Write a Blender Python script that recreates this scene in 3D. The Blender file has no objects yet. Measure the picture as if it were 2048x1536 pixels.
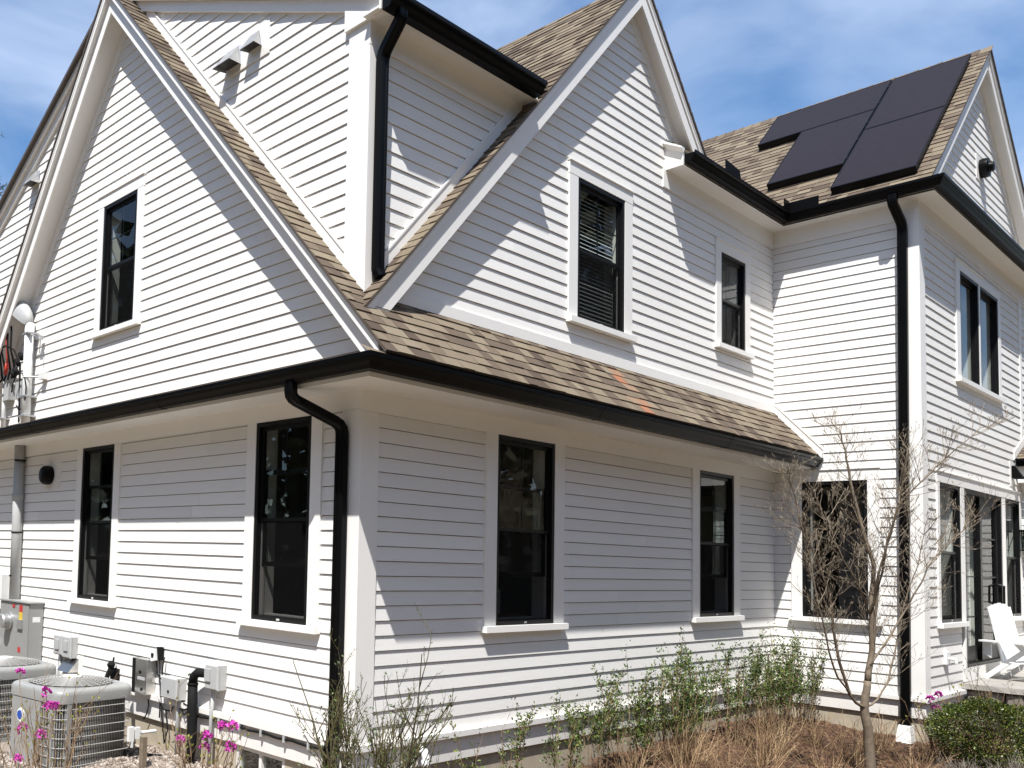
import bpy, math, random
from mathutils import Vector as V, Matrix

# ------------------------------------------------------------------ camera, sky, sun, exposure
SC = bpy.context.scene
COL = SC.collection
cam = bpy.data.cameras.new('camera'); cam_ob = bpy.data.objects.new('camera', cam); COL.objects.link(cam_ob)
CR = ((0.7766298, -0.6291809, 0.0312645), (0.0633868, 0.0286712, -0.9975771), (0.6267601, 0.7767299, 0.0621487))
right, down, fwd = V(CR[0]), V(CR[1]), V(CR[2])
M = Matrix((right, -down, -fwd)).transposed().to_4x4(); M.translation = V((-5.4586, -5.30446, 1.5684))
cam_ob.matrix_world = M
cam.sensor_width = 36.0; cam.sensor_fit = 'HORIZONTAL'
cam.lens = 1806.41 / 2048 * 36
cam.shift_x = (1024 - 500) / 2048; cam.shift_y = (994.39 - 768) / 2048
cam.clip_start = .05; cam.clip_end = 3000
SC.camera = cam_ob
SUN = V((-.475, -.283, 1)).normalized()
sd = bpy.data.lights.new('sun', 'SUN'); sd.energy = 5.0; sd.angle = math.radians(.53); sd.color = (1, .985, .955)
so = bpy.data.objects.new('sun', sd); COL.objects.link(so); so.rotation_euler = SUN.to_track_quat('Z', 'Y').to_euler(); so.location = SUN * 60
W = bpy.data.worlds.new('World'); SC.world = W; W.use_nodes = True
wn, wl = W.node_tree.nodes, W.node_tree.links
for n in list(wn): wn.remove(n)
wo = wn.new('ShaderNodeOutputWorld'); bg = wn.new('ShaderNodeBackground'); sky = wn.new('ShaderNodeTexSky')
sky.sky_type = 'NISHITA'; sky.sun_disc = False
sky.sun_elevation = math.asin(SUN.z); sky.sun_rotation = math.atan2(SUN.x, SUN.y) % (2 * math.pi)
sky.air_density = 1.0; sky.dust_density = .6; sky.ozone_density = 1.6
bg.inputs['Strength'].default_value = .094
# thin wind-drawn cirrus over the whole dome
tc = wn.new('ShaderNodeTexCoord'); mp = wn.new('ShaderNodeMapping'); mp.inputs['Rotation'].default_value = (.35, -.5, .6); mp.inputs['Scale'].default_value = (1.1, 2.1, 3.6); mp.inputs['Location'].default_value = (3.1, 1.7, .4)
nz = wn.new('ShaderNodeTexNoise'); nz.inputs['Scale'].default_value = 2.3; nz.inputs['Detail'].default_value = 9; nz.inputs['Roughness'].default_value = .5; nz.inputs['Distortion'].default_value = .35
rp = wn.new('ShaderNodeValToRGB'); rp.color_ramp.elements[0].position = .30; rp.color_ramp.elements[1].position = .84
rp.color_ramp.elements[0].color = (.08, .08, .08, 1); rp.color_ramp.elements[1].color = (.9, .9, .9, 1)
mx = wn.new('ShaderNodeMixRGB'); mx.inputs[2].default_value = (6.0, 6.9, 8.6, 1)
hs = wn.new('ShaderNodeHueSaturation'); hs.inputs['Saturation'].default_value = 1.5
wl.new(tc.outputs['Generated'], mp.inputs['Vector']); wl.new(mp.outputs[0], nz.inputs['Vector']); wl.new(nz.outputs[0], rp.inputs[0])
wl.new(rp.outputs[0], mx.inputs[0]); wl.new(sky.outputs[0], hs.inputs['Color']); wl.new(hs.outputs[0], mx.inputs[1]); wl.new(mx.outputs[0], bg.inputs[0]); wl.new(bg.outputs[0], wo.inputs[0])
vs = SC.view_settings; vs.view_transform = 'Standard'; vs.look = 'None'; vs.gamma = 1; vs.use_curve_mapping = False
vs.exposure = .70
SC.render.engine = 'CYCLES'
SC.cycles.max_bounces = 8; SC.cycles.transparent_max_bounces = 16

# ------------------------------------------------------------------ helpers
RND = random.Random(7)

def mat(name, col, rough=.6, splash=0, metal=0, noise=0, nscale=8, bump=0, bscale=60, stretch=None, tint=None, spec=.5, vary=0, coat=0):
    """Principled paint. noise: low-frequency soiling, bump: fine relief, tint: list of colours picked by the face attribute 'tint'."""
    m = bpy.data.materials.new(name); m.use_nodes = True
    N, L = m.node_tree.nodes, m.node_tree.links
    b = N['Principled BSDF']; b.inputs['Roughness'].default_value = rough; b.inputs['Metallic'].default_value = metal
    b.inputs['Specular IOR Level'].default_value = spec
    if coat: b.inputs['Coat Weight'].default_value = coat; b.inputs['Coat Roughness'].default_value = .12
    b.inputs['Base Color'].default_value = (*col, 1)
    out = None
    tcn = N.new('ShaderNodeTexCoord'); src = tcn.outputs['Object']
    if stretch:
        mpn = N.new('ShaderNodeMapping'); mpn.inputs['Scale'].default_value = stretch; L.new(src, mpn.inputs[0]); src = mpn.outputs[0]
    if tint:
        at = N.new('ShaderNodeAttribute'); at.attribute_name = 'tint'
        r = N.new('ShaderNodeValToRGB'); r.color_ramp.interpolation = 'LINEAR'
        els = r.color_ramp.elements
        while len(els) < len(tint): els.new(.5)
        for i, c in enumerate(tint): els[i].position = i / (len(tint) - 1); els[i].color = (*c, 1)
        L.new(at.outputs['Fac'], r.inputs[0]); out = r.outputs[0]
    if vary:
        oi = N.new('ShaderNodeObjectInfo'); mr = N.new('ShaderNodeMapRange'); mr.inputs['To Min'].default_value = 1 - vary; mr.inputs['To Max'].default_value = 1 + vary * .3
        L.new(oi.outputs['Random'], mr.inputs[0]); mm = N.new('ShaderNodeMixRGB'); mm.blend_type = 'MULTIPLY'; mm.inputs[0].default_value = 1
        if out: L.new(out, mm.inputs[1])
        else: mm.inputs[1].default_value = (*col, 1)
        L.new(mr.outputs[0], mm.inputs[2]); out = mm.outputs[0]
    if noise:
        nn = N.new('ShaderNodeTexNoise'); nn.inputs['Scale'].default_value = nscale; nn.inputs['Detail'].default_value = 6; nn.inputs['Roughness'].default_value = .65
        L.new(src, nn.inputs['Vector']); mr2 = N.new('ShaderNodeMapRange'); mr2.inputs['From Min'].default_value = .25; mr2.inputs['From Max'].default_value = .75
        mr2.inputs['To Min'].default_value = 1 - noise; mr2.inputs['To Max'].default_value = 1 + noise * .5
        L.new(nn.outputs[0], mr2.inputs[0]); m2 = N.new('ShaderNodeMixRGB'); m2.blend_type = 'MULTIPLY'; m2.inputs[0].default_value = 1
        if out: L.new(out, m2.inputs[1])
        else: m2.inputs[1].default_value = (*col, 1)
        L.new(mr2.outputs[0], m2.inputs[2]); out = m2.outputs[0]
    if splash:   # soil splashed up from the beds
        sp = N.new('ShaderNodeSeparateXYZ'); L.new(tcn.outputs['Object'], sp.inputs[0]); r5 = N.new('ShaderNodeMapRange'); r5.inputs['From Min'].default_value = -.25; r5.inputs['From Max'].default_value = .42; r5.inputs['To Min'].default_value = splash; r5.inputs['To Max'].default_value = 0
        n5 = N.new('ShaderNodeTexNoise'); n5.inputs['Scale'].default_value = 5.5; n5.inputs['Detail'].default_value = 9; n5.inputs['Roughness'].default_value = .75; L.new(tcn.outputs['Object'], n5.inputs['Vector'])
        q5 = N.new('ShaderNodeMath'); q5.operation = 'MULTIPLY'; L.new(sp.outputs['Z'], r5.inputs[0]); L.new(r5.outputs[0], q5.inputs[0]); L.new(n5.outputs[0], q5.inputs[1])
        m5 = N.new('ShaderNodeMixRGB'); m5.inputs[2].default_value = (.23, .17, .11, 1); L.new(q5.outputs[0], m5.inputs[0])
        if out: L.new(out, m5.inputs[1])
        else: m5.inputs[1].default_value = (*col, 1)
        out = m5.outputs[0]
    if out: L.new(out, b.inputs['Base Color'])
    if bump:
        n3 = N.new('ShaderNodeTexNoise'); n3.inputs['Scale'].default_value = bscale; n3.inputs['Detail'].default_value = 4
        L.new(src, n3.inputs['Vector']); bp = N.new('ShaderNodeBump'); bp.inputs['Strength'].default_value = bump; bp.inputs['Distance'].default_value = .004
        L.new(n3.outputs[0], bp.inputs['Height']); L.new(bp.outputs[0], b.inputs['Normal'])
    return m

def glass_mat(name, tint, refl=1.0):
    m = bpy.data.materials.new(name); m.use_nodes = True
    N, L = m.node_tree.nodes, m.node_tree.links
    for n in list(N): N.remove(n)
    o = N.new('ShaderNodeOutputMaterial'); t = N.new('ShaderNodeBsdfTransparent'); t.inputs[0].default_value = (*tint, 1)
    g = N.new('ShaderNodeBsdfGlossy'); g.inputs['Roughness'].default_value = .005; g.inputs[0].default_value = (refl, refl, refl, 1)
    lw = N.new('ShaderNodeLayerWeight'); lw.inputs['Blend'].default_value = .5; x = N.new('ShaderNodeMixShader')
    pw = N.new('ShaderNodeMath'); pw.operation = 'POWER'; pw.inputs[1].default_value = 5; f = N.new('ShaderNodeMath'); f.operation = 'MULTIPLY_ADD'; f.inputs[1].default_value = .5; f.inputs[2].default_value = .075
    L.new(lw.outputs['Facing'], pw.inputs[0]); L.new(pw.outputs[0], f.inputs[0])
    L.new(f.outputs[0], x.inputs[0]); L.new(t.outputs[0], x.inputs[1]); L.new(g.outputs[0], x.inputs[2]); L.new(x.outputs[0], o.inputs[0])
    return m

def screen_mat():
    m = bpy.data.materials.new('insect screen'); m.use_nodes = True
    N, L = m.node_tree.nodes, m.node_tree.links
    b = N['Principled BSDF']; b.inputs['Base Color'].default_value = (.004, .004, .004, 1); b.inputs['Roughness'].default_value = .9; b.inputs['Specular IOR Level'].default_value = .1; b.inputs['Alpha'].default_value = .38
    return m

MT = dict(
    siding=mat('white fibre cement siding', (.81, .787, .748), .55, noise=.035, nscale=3, bump=.35, bscale=30, stretch=(1, 1, 14), vary=.055, splash=.32),
    trim=mat('white trim paint', (.83, .807, .768), .45, noise=.03, nscale=2.5, bump=.05, bscale=25, splash=.32),
    soffit=mat('white soffit paint', (.80, .78, .745), .6, noise=.04, nscale=1.5),
    black=mat('black aluminium', (.0025, .0025, .0027), .36, spec=.12, noise=.25, nscale=6, bump=.04, bscale=9),
    frame=mat('black window frame', (.005, .005, .0055), .42, spec=.3, noise=.2, nscale=9),
    jamb=mat('pale jamb liner', (.5, .49, .46), .5, noise=.1),
    drip=mat('brown drip edge', (.085, .065, .05), .5, noise=.3, nscale=5),
    shingle=mat('architectural shingle', (.2, .15, .1), .92, noise=.34, nscale=160, bump=.9, bscale=260, spec=.2,
                tint=[(.088, .064, .048), (.122, .092, .068), (.162, .125, .090), (.196, .157, .110), (.230, .188, .133), (.36, .125, .06)]),
    found=mat('concrete foundation', (.42, .36, .27), .85, noise=.25, nscale=4, bump=.4, bscale=40),
    wood=mat('raw timber', (.22, .14, .08), .8, noise=.3, nscale=6, stretch=(1, 1, .2)),
    slot_shade=mat('siding slot shade', (.03, .03, .03), .9),  # near black sheet behind the board slots, darkens the clapboard shadow lines
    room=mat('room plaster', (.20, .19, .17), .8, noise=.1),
    floor=mat('room floor', (.10, .065, .04), .5, noise=.2),
    curtain=mat('pale curtain', (.55, .53, .48), .8, noise=.08),
    blind=mat('white blind slat', (.7, .7, .68), .5),
    glass=glass_mat('window glass', (.86, .9, .88)),
    screen=screen_mat(),
    solar=mat('solar cell sheet', (.019, .0145, .017), .42, noise=.2, nscale=12, spec=.1),
    solarframe=mat('black anodised frame', (.004, .004, .0045), .4, spec=.15),
    acgrey=mat('grey baked enamel', (.275, .275, .265), .4, noise=.08, nscale=5, bump=.05),
    dark=mat('dark fins and well shade', (.03, .028, .026), .6, noise=.4, nscale=20),
    wire=mat('grey wire guard', (.33, .32, .30), .45),
    plastic=mat('grey pvc', (.42, .42, .41), .5, noise=.08, nscale=6),
    white_plastic=mat('white plastic', (.72, .72, .70), .4, noise=.05),
    steel=mat('brushed stainless', (.55, .54, .52), .32, metal=1, noise=.15, nscale=12, stretch=(1, 1, 9)),
    galv=mat('galvanised sheet', (.5, .5, .5), .42, metal=.7, noise=.2, nscale=20),
    rubber=mat('black foam insulation', (.008, .008, .008), .8, spec=.2, noise=.4, nscale=14, bump=.3),
    red=mat('red label', (.45, .03, .03), .5), yellow=mat('yellow label', (.6, .42, .03), .5), blue=mat('blue badge', (.01, .06, .32), .4), green=mat('green badge', (.25, .5, .08), .4),
    cable_red=mat('red cable', (.5, .05, .03), .45), copper=mat('copper fitting', (.45, .2, .1), .35, metal=.8),
    stone=mat('bluestone slab', (.30, .28, .25), .8, noise=.3, nscale=5, bump=.4, bscale=30),
    fieldstone=mat('field stone', (.22, .19, .16), .85, noise=.35, nscale=7, bump=.6, bscale=22),
    chair=mat('white chair paint', (.86, .86, .85), .4, noise=.03),
    mulch=mat('bark mulch', (.062, .029, .014), .95, noise=.55, nscale=26, bump=1, bscale=60),
    chip=mat('bark chips', (.1, .05, .03), .9, tint=[(.026, .012, .007), (.065, .029, .014), (.105, .052, .025), (.16, .095, .05)]),
    gravel=mat('gravel bed', (.26, .22, .18), .9, noise=.5, nscale=30, bump=1, bscale=50),
    pebble=mat('pebbles', (.3, .25, .2), .8, tint=[(.14, .11, .09), (.25, .2, .16), (.36, .30, .25), (.45, .40, .35)]),
    lawn=mat('dormant lawn', (.15, .115, .072), .9, noise=.5, nscale=1.2),
    bark=mat('grey brown bark', (.145, .105, .075), .85, noise=.4, nscale=18, bump=.7, bscale=50, tint=[(.095, .068, .046), (.20, .155, .108), (.34, .28, .20)]),
    twig=mat('dry twig', (.2, .14, .08), .85, tint=[(.11, .065, .034), (.20, .13, .07), (.30, .215, .125)]),
    olive=mat('olive twig', (.1, .09, .03), .8, tint=[(.026, .018, .012), (.070, .058, .018), (.14, .125, .03)]),
    leaf=mat('small green leaf', (.05, .085, .02), .45, tint=[(.016, .034, .009), (.045, .082, .014), (.10, .145, .022), (.20, .20, .04)]),
    bud=mat('yellow green bud', (.25, .26, .03), .6, tint=[(.12, .12, .02), (.24, .25, .03), (.35, .30, .06)]),
    petal=mat('magenta petal', (.5, .03, .38), .5, tint=[(.38, .02, .25), (.56, .05, .40), (.66, .14, .50)]),
    box=mat('boxwood leaf', (.04, .07, .012), .4, tint=[(.010, .020, .005), (.035, .06, .010), (.10, .13, .016), (.20, .20, .03)]),
    needle=mat('pine needle', (.03, .055, .03), .6, tint=[(.018, .036, .022), (.04, .07, .035)]),
    grass=mat('dry grass', (.3, .2, .1), .85, tint=[(.11, .060, .028), (.26, .160, .078), (.46, .33, .19)]),
    lav=mat('lavender stem', (.2, .17, .13), .85, tint=[(.10, .08, .06), (.19, .155, .12), (.27, .25, .2)]),
    wood_far=mat('far tree leaves', (.03, .045, .015), .8, tint=[(.012, .018, .008), (.035, .05, .016), (.06, .06, .03)]),
    lampglass=mat('frosted lens', (.25, .25, .25), .3),
    shade=mat('lamp shade', (.35, .33, .3), .8),
)

class MB:
    def __init__(s): s.v = []; s.f = []; s.t = []
    def add(s, vs, fs, t=.5):
        n = len(s.v); s.v += [tuple(p) for p in vs]; s.f += [tuple(i + n for i in f) for f in fs]; s.t += [t] * len(fs); return s
    def hexa(s, p, t=.5):
        return s.add(p, [(0, 3, 2, 1), (4, 5, 6, 7), (0, 1, 5, 4), (1, 2, 6, 5), (2, 3, 7, 6), (3, 0, 4, 7)], t)
    def box(s, a, b, t=.5):
        (x0, y0, z0), (x1, y1, z1) = a, b
        return s.hexa([(x0, y0, z0), (x1, y0, z0), (x1, y1, z0), (x0, y1, z0), (x0, y0, z1), (x1, y0, z1), (x1, y1, z1), (x0, y1, z1)], t)
    def rings(s, rs, caps=True, t=.5, closed=False):
        k = len(rs[0]); n = len(s.v)
        for r in rs: s.v += [tuple(p) for p in r]
        m = len(rs) if closed else len(rs) - 1
        for i in range(m):
            a, b = n + i * k, n + ((i + 1) % len(rs)) * k
            for j in range(k):
                s.f.append((a + j, a + (j + 1) % k, b + (j + 1) % k, b + j)); s.t.append(t)
        if caps and not closed:
            s.f.append(tuple(range(n, n + k))[::-1]); s.t.append(t); s.f.append(tuple(n + (len(rs) - 1) * k + j for j in range(k))); s.t.append(t)
        return s
    def tube(s, pts, r, k=6, t=.5, caps=True):
        pts = [V(p) for p in pts]; rs = r if isinstance(r, (list, tuple)) else [r] * len(pts); out = []; ref = None
        for i, p in enumerate(pts):
            d = (pts[min(i + 1, len(pts) - 1)] - pts[max(i - 1, 0)])
            if d.length < 1e-9: d = V((0, 0, 1))
            d.normalize()
            if ref is None: ref = V((1, 0, 0)) if abs(d.x) < .8 else V((0, 1, 0))
            x = (ref - d * ref.dot(d)).normalized(); ref = x; y = d.cross(x)
            out.append([p + (x * math.cos(2 * math.pi * j / k) + y * math.sin(2 * math.pi * j / k)) * rs[i] for j in range(k)])
        return s.rings(out, caps, t)
    def rect_tube(s, pts, side, w, d, t=.5):
        pts = [V(p) for p in pts]; side = V(side); out = []
        prof = [(-.5, -.36), (-.36, -.5), (-.14, -.5), (-.1, -.42), (.1, -.42), (.14, -.5), (.36, -.5), (.5, -.36), (.5, .36), (.36, .5), (.14, .5), (.1, .42), (-.1, .42), (-.14, .5), (-.36, .5), (-.5, .36)]
        for i, p in enumerate(pts):
            a = (p - pts[i - 1]).normalized() if i else None; b = (pts[i + 1] - p).normalized() if i + 1 < len(pts) else None
            tn = (a + b).normalized() if a and b else (a or b)
            sx = (side - tn * side.dot(tn)).normalized(); sy = tn.cross(sx)
            out.append([p + sx * (u * w) + sy * (v * d) for u, v in prof])
        return s.rings(out, True, t)
    def lathe(s, c, axis, prof, k=20, t=.5):
        c = V(c); axis = V(axis).normalized(); x = axis.orthogonal().normalized(); y = axis.cross(x)
        return s.rings([[c + axis * h + (x * math.cos(2 * math.pi * j / k) + y * math.sin(2 * math.pi * j / k)) * r for j in range(k)] for r, h in prof], True, t)

def link(name, me, parent=None, **kw):
    o = bpy.data.objects.new(name, me); COL.objects.link(o)
    if parent: o.parent = parent
    for k, v in kw.items(): o[k] = v
    return o

def mesh(name, mb, m, smooth=False):
    me = bpy.data.meshes.new(name); me.from_pydata(mb.v, [], mb.f)
    if m: me.materials.append(m)
    a = me.attributes.new('tint', 'FLOAT', 'FACE'); a.data.foreach_set('value', mb.t)
    if smooth: me.polygons.foreach_set('use_smooth', [True] * len(me.polygons))
    return me

def O(name, mb, m, parent=None, smooth=False, **kw):
    me = mesh(name, mb, MT[m] if isinstance(m, str) else m, smooth)
    if smooth == 'auto':
        try: me.set_sharp_from_angle(angle=math.radians(35))
        except Exception: pass
    return link(name, me, parent, **kw)

def thing(name, label, cat, loc=(0, 0, 0), group=None):
    o = bpy.data.objects.new(name, None); COL.objects.link(o); o['label'] = label; o['category'] = cat
    o.location = loc
    if group: o['group'] = group
    return o

class PL:
    """A wall plane: u along the wall, z up, o outwards."""
    def __init__(s, org, U, N): s.o, s.U, s.N = V(org), V(U), V(N)
    def __call__(s, u, z, o=0): return s.o + s.U * u + s.N * o + V((0, 0, z))
    def box(s, mb, u0, u1, z0, z1, o0, o1, t=.5):
        return mb.hexa([s(u0, z0, o0), s(u1, z0, o0), s(u1, z0, o1), s(u0, z0, o1), s(u0, z1, o0), s(u1, z1, o0), s(u1, z1, o1), s(u0, z1, o1)], t)
    def prism(s, mb, poly, o0, o1, t=.5):
        return mb.rings([[s(u, z, o0) for u, z in poly], [s(u, z, o1) for u, z in poly]], True, t)
XW, YW, XB = 8.41, 1.745, 13.62
PR = PL((0, 0, 0), (1, 0, 0), (0, -1, 0)); PLf = PL((0, 0, 0), (0, 1, 0), (-1, 0, 0))
PS = PL((XW, 0, 0), (0, -1, 0), (-1, 0, 0)); PF = PL((0, -YW, 0), (1, 0, 0), (0, -1, 0)); PB = PL((XB, 0, 0), (0, -1, 0), (-1, 0, 0))
CAMP = V((-5.4586, -5.30446, 1.5684))

def clip(poly, a, b, c):
    """keep a*x+b*y<=c"""
    out = []
    for i in range(len(poly)):
        p, q = poly[i], poly[(i + 1) % len(poly)]; dp, dq = a * p[0] + b * p[1] - c, a * q[0] + b * q[1] - c
        if dp <= 1e-9: out.append(p)
        if (dp < -1e-9 and dq > 1e-9) or (dp > 1e-9 and dq < -1e-9):
            t = dp / (dp - dq); out.append((p[0] + (q[0] - p[0]) * t, p[1] + (q[1] - p[1]) * t))
    return out
def area(p): return abs(sum(p[i][0] * p[(i + 1) % len(p)][1] - p[(i + 1) % len(p)][0] * p[i][1] for i in range(len(p)))) / 2
def inter(poly, reg):
    """clip poly by the convex counter-clockwise region"""
    for i in range(len(reg)):
        p, q = reg[i], reg[(i + 1) % len(reg)]; ex, ey = q[0] - p[0], q[1] - p[1]
        poly = clip(poly, ey, -ex, ey * p[0] - ex * p[1])
        if len(poly) < 3: return []
    return poly
def ccw(p):
    s = sum(p[i][0] * p[(i + 1) % len(p)][1] - p[(i + 1) % len(p)][0] * p[i][1] for i in range(len(p)))
    return p if s > 0 else p[::-1]
# ------------------------------------------------------------------ the house
house = thing('house', 'white clapboard house with steep shingled gables, black gutters and black framed windows', 'house')
EXPO = .127
BOARDS = []   # (seen size, wall object, MB)
def wall(pl, regs, holes, zbase, back=True, joints=()):
    """Lapped boards over convex regions (u,z), cut round the holes; one board per course and run."""
    base = MB(); pend = []
    for reg in regs:
        reg = ccw(reg); z1 = max(p[1] for p in reg); z0 = min(p[1] for p in reg)
        i = math.floor((z0 - zbase) / EXPO - 1e-6)
        while zbase + i * EXPO < z1 - 1e-6:
            a, b = zbase + i * EXPO, zbase + (i + 1) * EXPO; i += 1
            strip = clip(clip(reg, 0, 1, b), 0, -1, -a)
            if len(strip) < 3 or area(strip) < 1e-4: continue
            runs = [[strip]]
            for (h0, h1, k0, k1) in holes:
                if k1 <= a + 1e-6 or k0 >= b - 1e-6: continue
                new = []
                for run in runs:
                    left, right, keep = [], [], []
                    for pc in run:
                        l = clip(pc, 1, 0, h0); r = clip(pc, -1, 0, -h1); mid = clip(clip(pc, 1, 0, h1), -1, 0, -h0)
                        up = clip(mid, 0, -1, -k1) if mid else []; lo = clip(mid, 0, 1, k0) if mid else []
                        if len(l) > 2 and area(l) > 1e-4: left.append(l)
                        if len(r) > 2 and area(r) > 1e-4: right.append(r)
                        for x in (up, lo):
                            if len(x) > 2 and area(x) > 1e-4: keep.append(x)
                    if keep: new.append(left + keep + right)
                    else:
                        if left: new.append(left)
                        if right: new.append(right)
                runs = new
            for run in runs:
                us = [p[0] for pc in run for p in pc]
                cuts = [RND.uniform(min(us) + .6, max(us) - .6)] if max(us) - min(us) > 2.2 and RND.random() < .55 else []
                for w0, w1 in zip([-99] + cuts, cuts + [99]):
                    mb = MB(); ar = 0; cen = V((0, 0, 0))
                    jit = RND.uniform(-.0006, .0006)
                    for pc in run:
                        pc = clip(clip(pc, 1, 0, w1 - .0012), -1, 0, -(w0 + .0012))
                        if len(pc) < 3: continue
                        pc = clip(pc, 0, 1, b - .006)  # open slot above each board, shaped to deepen the shadow line
                        if len(pc) < 3: continue
                        off = lambda z: .0015 + jit + .0118 * (1 - (z - a) / EXPO)
                        n = len(pc); fr = [pl(u, z, off(z)) for u, z in pc]; bk = [pl(u, z, -.006) for u, z in pc]
                        mb.add(fr + bk, [tuple(range(n))] + [(j, (j + 1) % n, n + (j + 1) % n, n + j) for j in range(n)])
                        ar += area(pc); cen += V(pl(sum(p[0] for p in pc) / n, sum(p[1] for p in pc) / n)) * area(pc)
                        if back: base.add([pl(u, z, -.012) for u, z in pc], [tuple(range(n))])
                    if ar > 1e-4:
                        d = (cen / ar - CAMP).length
                        pend.append((ar / d / d, mb))
    wo_ = O('wall', base, 'slot_shade', house)
    for s, mb in pend: BOARDS.append((s, wo_, mb))
    return wo_

def part(name, fn, m, parent=house, smooth=False, **kw):
    mb = MB(); fn(mb); return O(name, mb, m, parent, smooth, **kw)

P1 = lambda y: 3.815 + 1.116 * y          # left gable's slope above the front wall (faces -y)
L2 = lambda y: 8.43 - 1.31 * (y - 4.134)  # its far slope
P2 = lambda x: 3.82 + 1.06 * x            # front gable's left slope
R2 = lambda x: 8.43 - 1.076 * (x - 4.345)
P3 = lambda x: 6.57 + .93 * (x - 8.17)    # wing's solar slope
W2 = lambda x: 9.537 - .85 * (x - 11.36)
DB = lambda y: 6.27 + .464 * y            # dormer rake, lower edge
DL = lambda y: 6.95 - .58 * (y - 6.674)   # far dormer rake, lower edge

# window and door openings (u0,u1,z0,z1 of the black frame) and their casing width
WR = [(1.875, 2.855, .952, 2.80), (6.085, 7.065, .952, 2.80)]
WL = [(.585, 1.36, .952, 2.815), (4.015, 4.79, .952, 2.82)]
WU = [(3.247, 4.228, 4.20, 5.765), (6.70, 7.44, 4.515, 5.762)]
WG = (3.72, 4.51, 4.24, 5.83)
WS = (.372, 1.157, .944, 2.797)
CR_, CL_ = .18, .138
hole = lambda w, c, top=.0, sill=.07: (w[0] - c, w[1] + c, w[2] - sill, w[3] + top)
wall(PR, [[(.2, 0), (XW, 0), (XW, 2.80), (.2, 2.80)]], [hole(WR[0], CR_), hole(WR[1], CR_)], .017, joints=(4.4, 5.1))
wall(PR, [[(.05, 3.9), (5.6, 3.9), (5.6, R2(5.6) - .2), (4.345, 8.2), (.05, P2(.05) - .02)], [(5.6, 3.9), (XW, 3.9), (XW, 6.2), (5.6, 6.2)]],
     [hole(WU[0], CR_ - .01, .14), hole(WU[1], .15, .14)], 3.905, joints=(2.2, 5.2))
wall(PR, [[(.2, P2(.2) + .1), (1.955, 5.985), (.2, 5.985)]], [], 3.86)
wall(PLf, [[(.2, 0), (9.6, 0), (9.6, 2.815), (.2, 2.815)]], [hole(WL[0], CL_), hole(WL[1], CL_)], .017, joints=(2.6, 6.9))
wall(PLf, [[(0, 3.2), (8.15, 3.2), (4.134, 8.18), (0, P1(0) - .2)]], [hole(WG, CL_, .14)], 3.19, joints=(2.4, 5.6))
wall(PLf, [[(.2, P1(.2) + .1), (.2, DB(.2)), (3.65, DB(3.65))]], [], 3.86)
wall(PLf, [[(4.2, L2(4.2)), (8.2, L2(8.2)), (9.6, 3.1), (9.6, DL(9.6)), (4.35, DL(4.35))]], [], 3.19)
wall(PS, [[(0, 0), (1.56, 0), (1.56, 6.2), (0, 6.2)]], [hole(WS, .138, .155)], .017)
wall(PF, [[(8.6, 0), (15, 0), (15, 6.18), (8.6, 6.18)]], [(8.985, 15, .88, 2.935), (10.1, 12.45, .0, 2.9), (10.03, 12.47, 4.28, 6.03)], .017)
wall(PF, [[(8.3, 6.6), (14.5, 6.6), (11.36, P3(11.36) - .2)]], [], 6.58)
wall(PB, [[(1.745, 0), (4.2, 0), (4.2, 3.1), (1.745, 3.1)]], [], .017)

# trim: water table, friezes, corner boards, flashing boards
def straight(name, pl, u0, u1, z0, z1, o0, o1, m='trim', parent=house):
    return part(name, lambda mb: pl.box(mb, u0, u1, z0, z1, o0, o1), m, parent)
for pl, u0, u1 in ((PR, -.062, XW), (PLf, 0.0, 9.6), (PS, 0, YW), (PF, XW - .062, 10.06)):
    q = .0005 if pl in (PR, PF) else -.02
    straight('water_table', pl, u0, u1, -.035, .018, q, .062)
    straight('skirt_board', pl, u0 + .062 - .022 if pl in (PR, PF) else u0, u1, -.245, -.037, q, .022)
for pl, u0, u1, z0, z1 in ((PR, -.022, .2, .02, 2.80), (PLf, 0, .2, .02, 2.815), (PS, 1.55, YW, .02, 6.2), (PF, XW - .022, 8.61, .02, 6.18), (PR, -.022, .2, 3.7, 6.1), (PLf, 0, .235, 3.7, 6.198), (PF, 13.72, 13.84, 3.7, 6.18)):
    straight('corner_board', pl, u0, u1, z0, z1, .0005 if pl in (PR, PF) else -.01, .022)
straight('frieze_board', PR, -.024, XW, 2.802, 2.972, .0005, .024); straight('frieze_board', PLf, 0, 9.6, 2.817, 2.972, -.01, .024)
straight('frieze_board', PR, 5.14, XW, 6.202, 6.43, -.01, .024); straight('frieze_board', PS, 0, YW, 6.202, 6.43, -.01, .024); straight('frieze_board', PF, XW - .024, 15, 6.182, 6.43, .0005, .024)
straight('frieze_board', PR, -.024, 2.2, 5.988, 6.2, .0005, .024)
straight('base_flashing', PR, .15, XW, 3.80, 3.905, -.01, .03); straight('base_flashing', PLf, -.02, 8.3, 3.11, 3.19, -.01, .03)
def strip(name, pl, f, u0, u1, d0, d1, o0, o1, m='trim'):
    """board that follows the line z=f(u), between the heights d0 and d1 above it"""
    return part(name, lambda mb: pl.prism(mb, [(u0, f(u0) + d0), (u1, f(u1) + d0), (u1, f(u1) + d1), (u0, f(u0) + d1)], o0, o1), m)
strip('step_flashing', PR, P2, .18, 2.02, .0, .135, -.01, .022); strip('step_flashing', PR, P2, .18, 2.02, .135, .16, -.01, .03)
strip('step_flashing', PLf, P1, .236, 3.75, .0, .14, -.01, .022); strip('step_flashing', PLf, P1, .236, 3.75, .14, .165, -.01, .03)
pent = lambda u: 3.815 - 1.116 * u
strip('step_flashing', PS, pent, 0, .64, .0, .13, -.01, .022); strip('step_flashing', PS, pent, 0, .64, .13, .155, -.01, .03)

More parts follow.
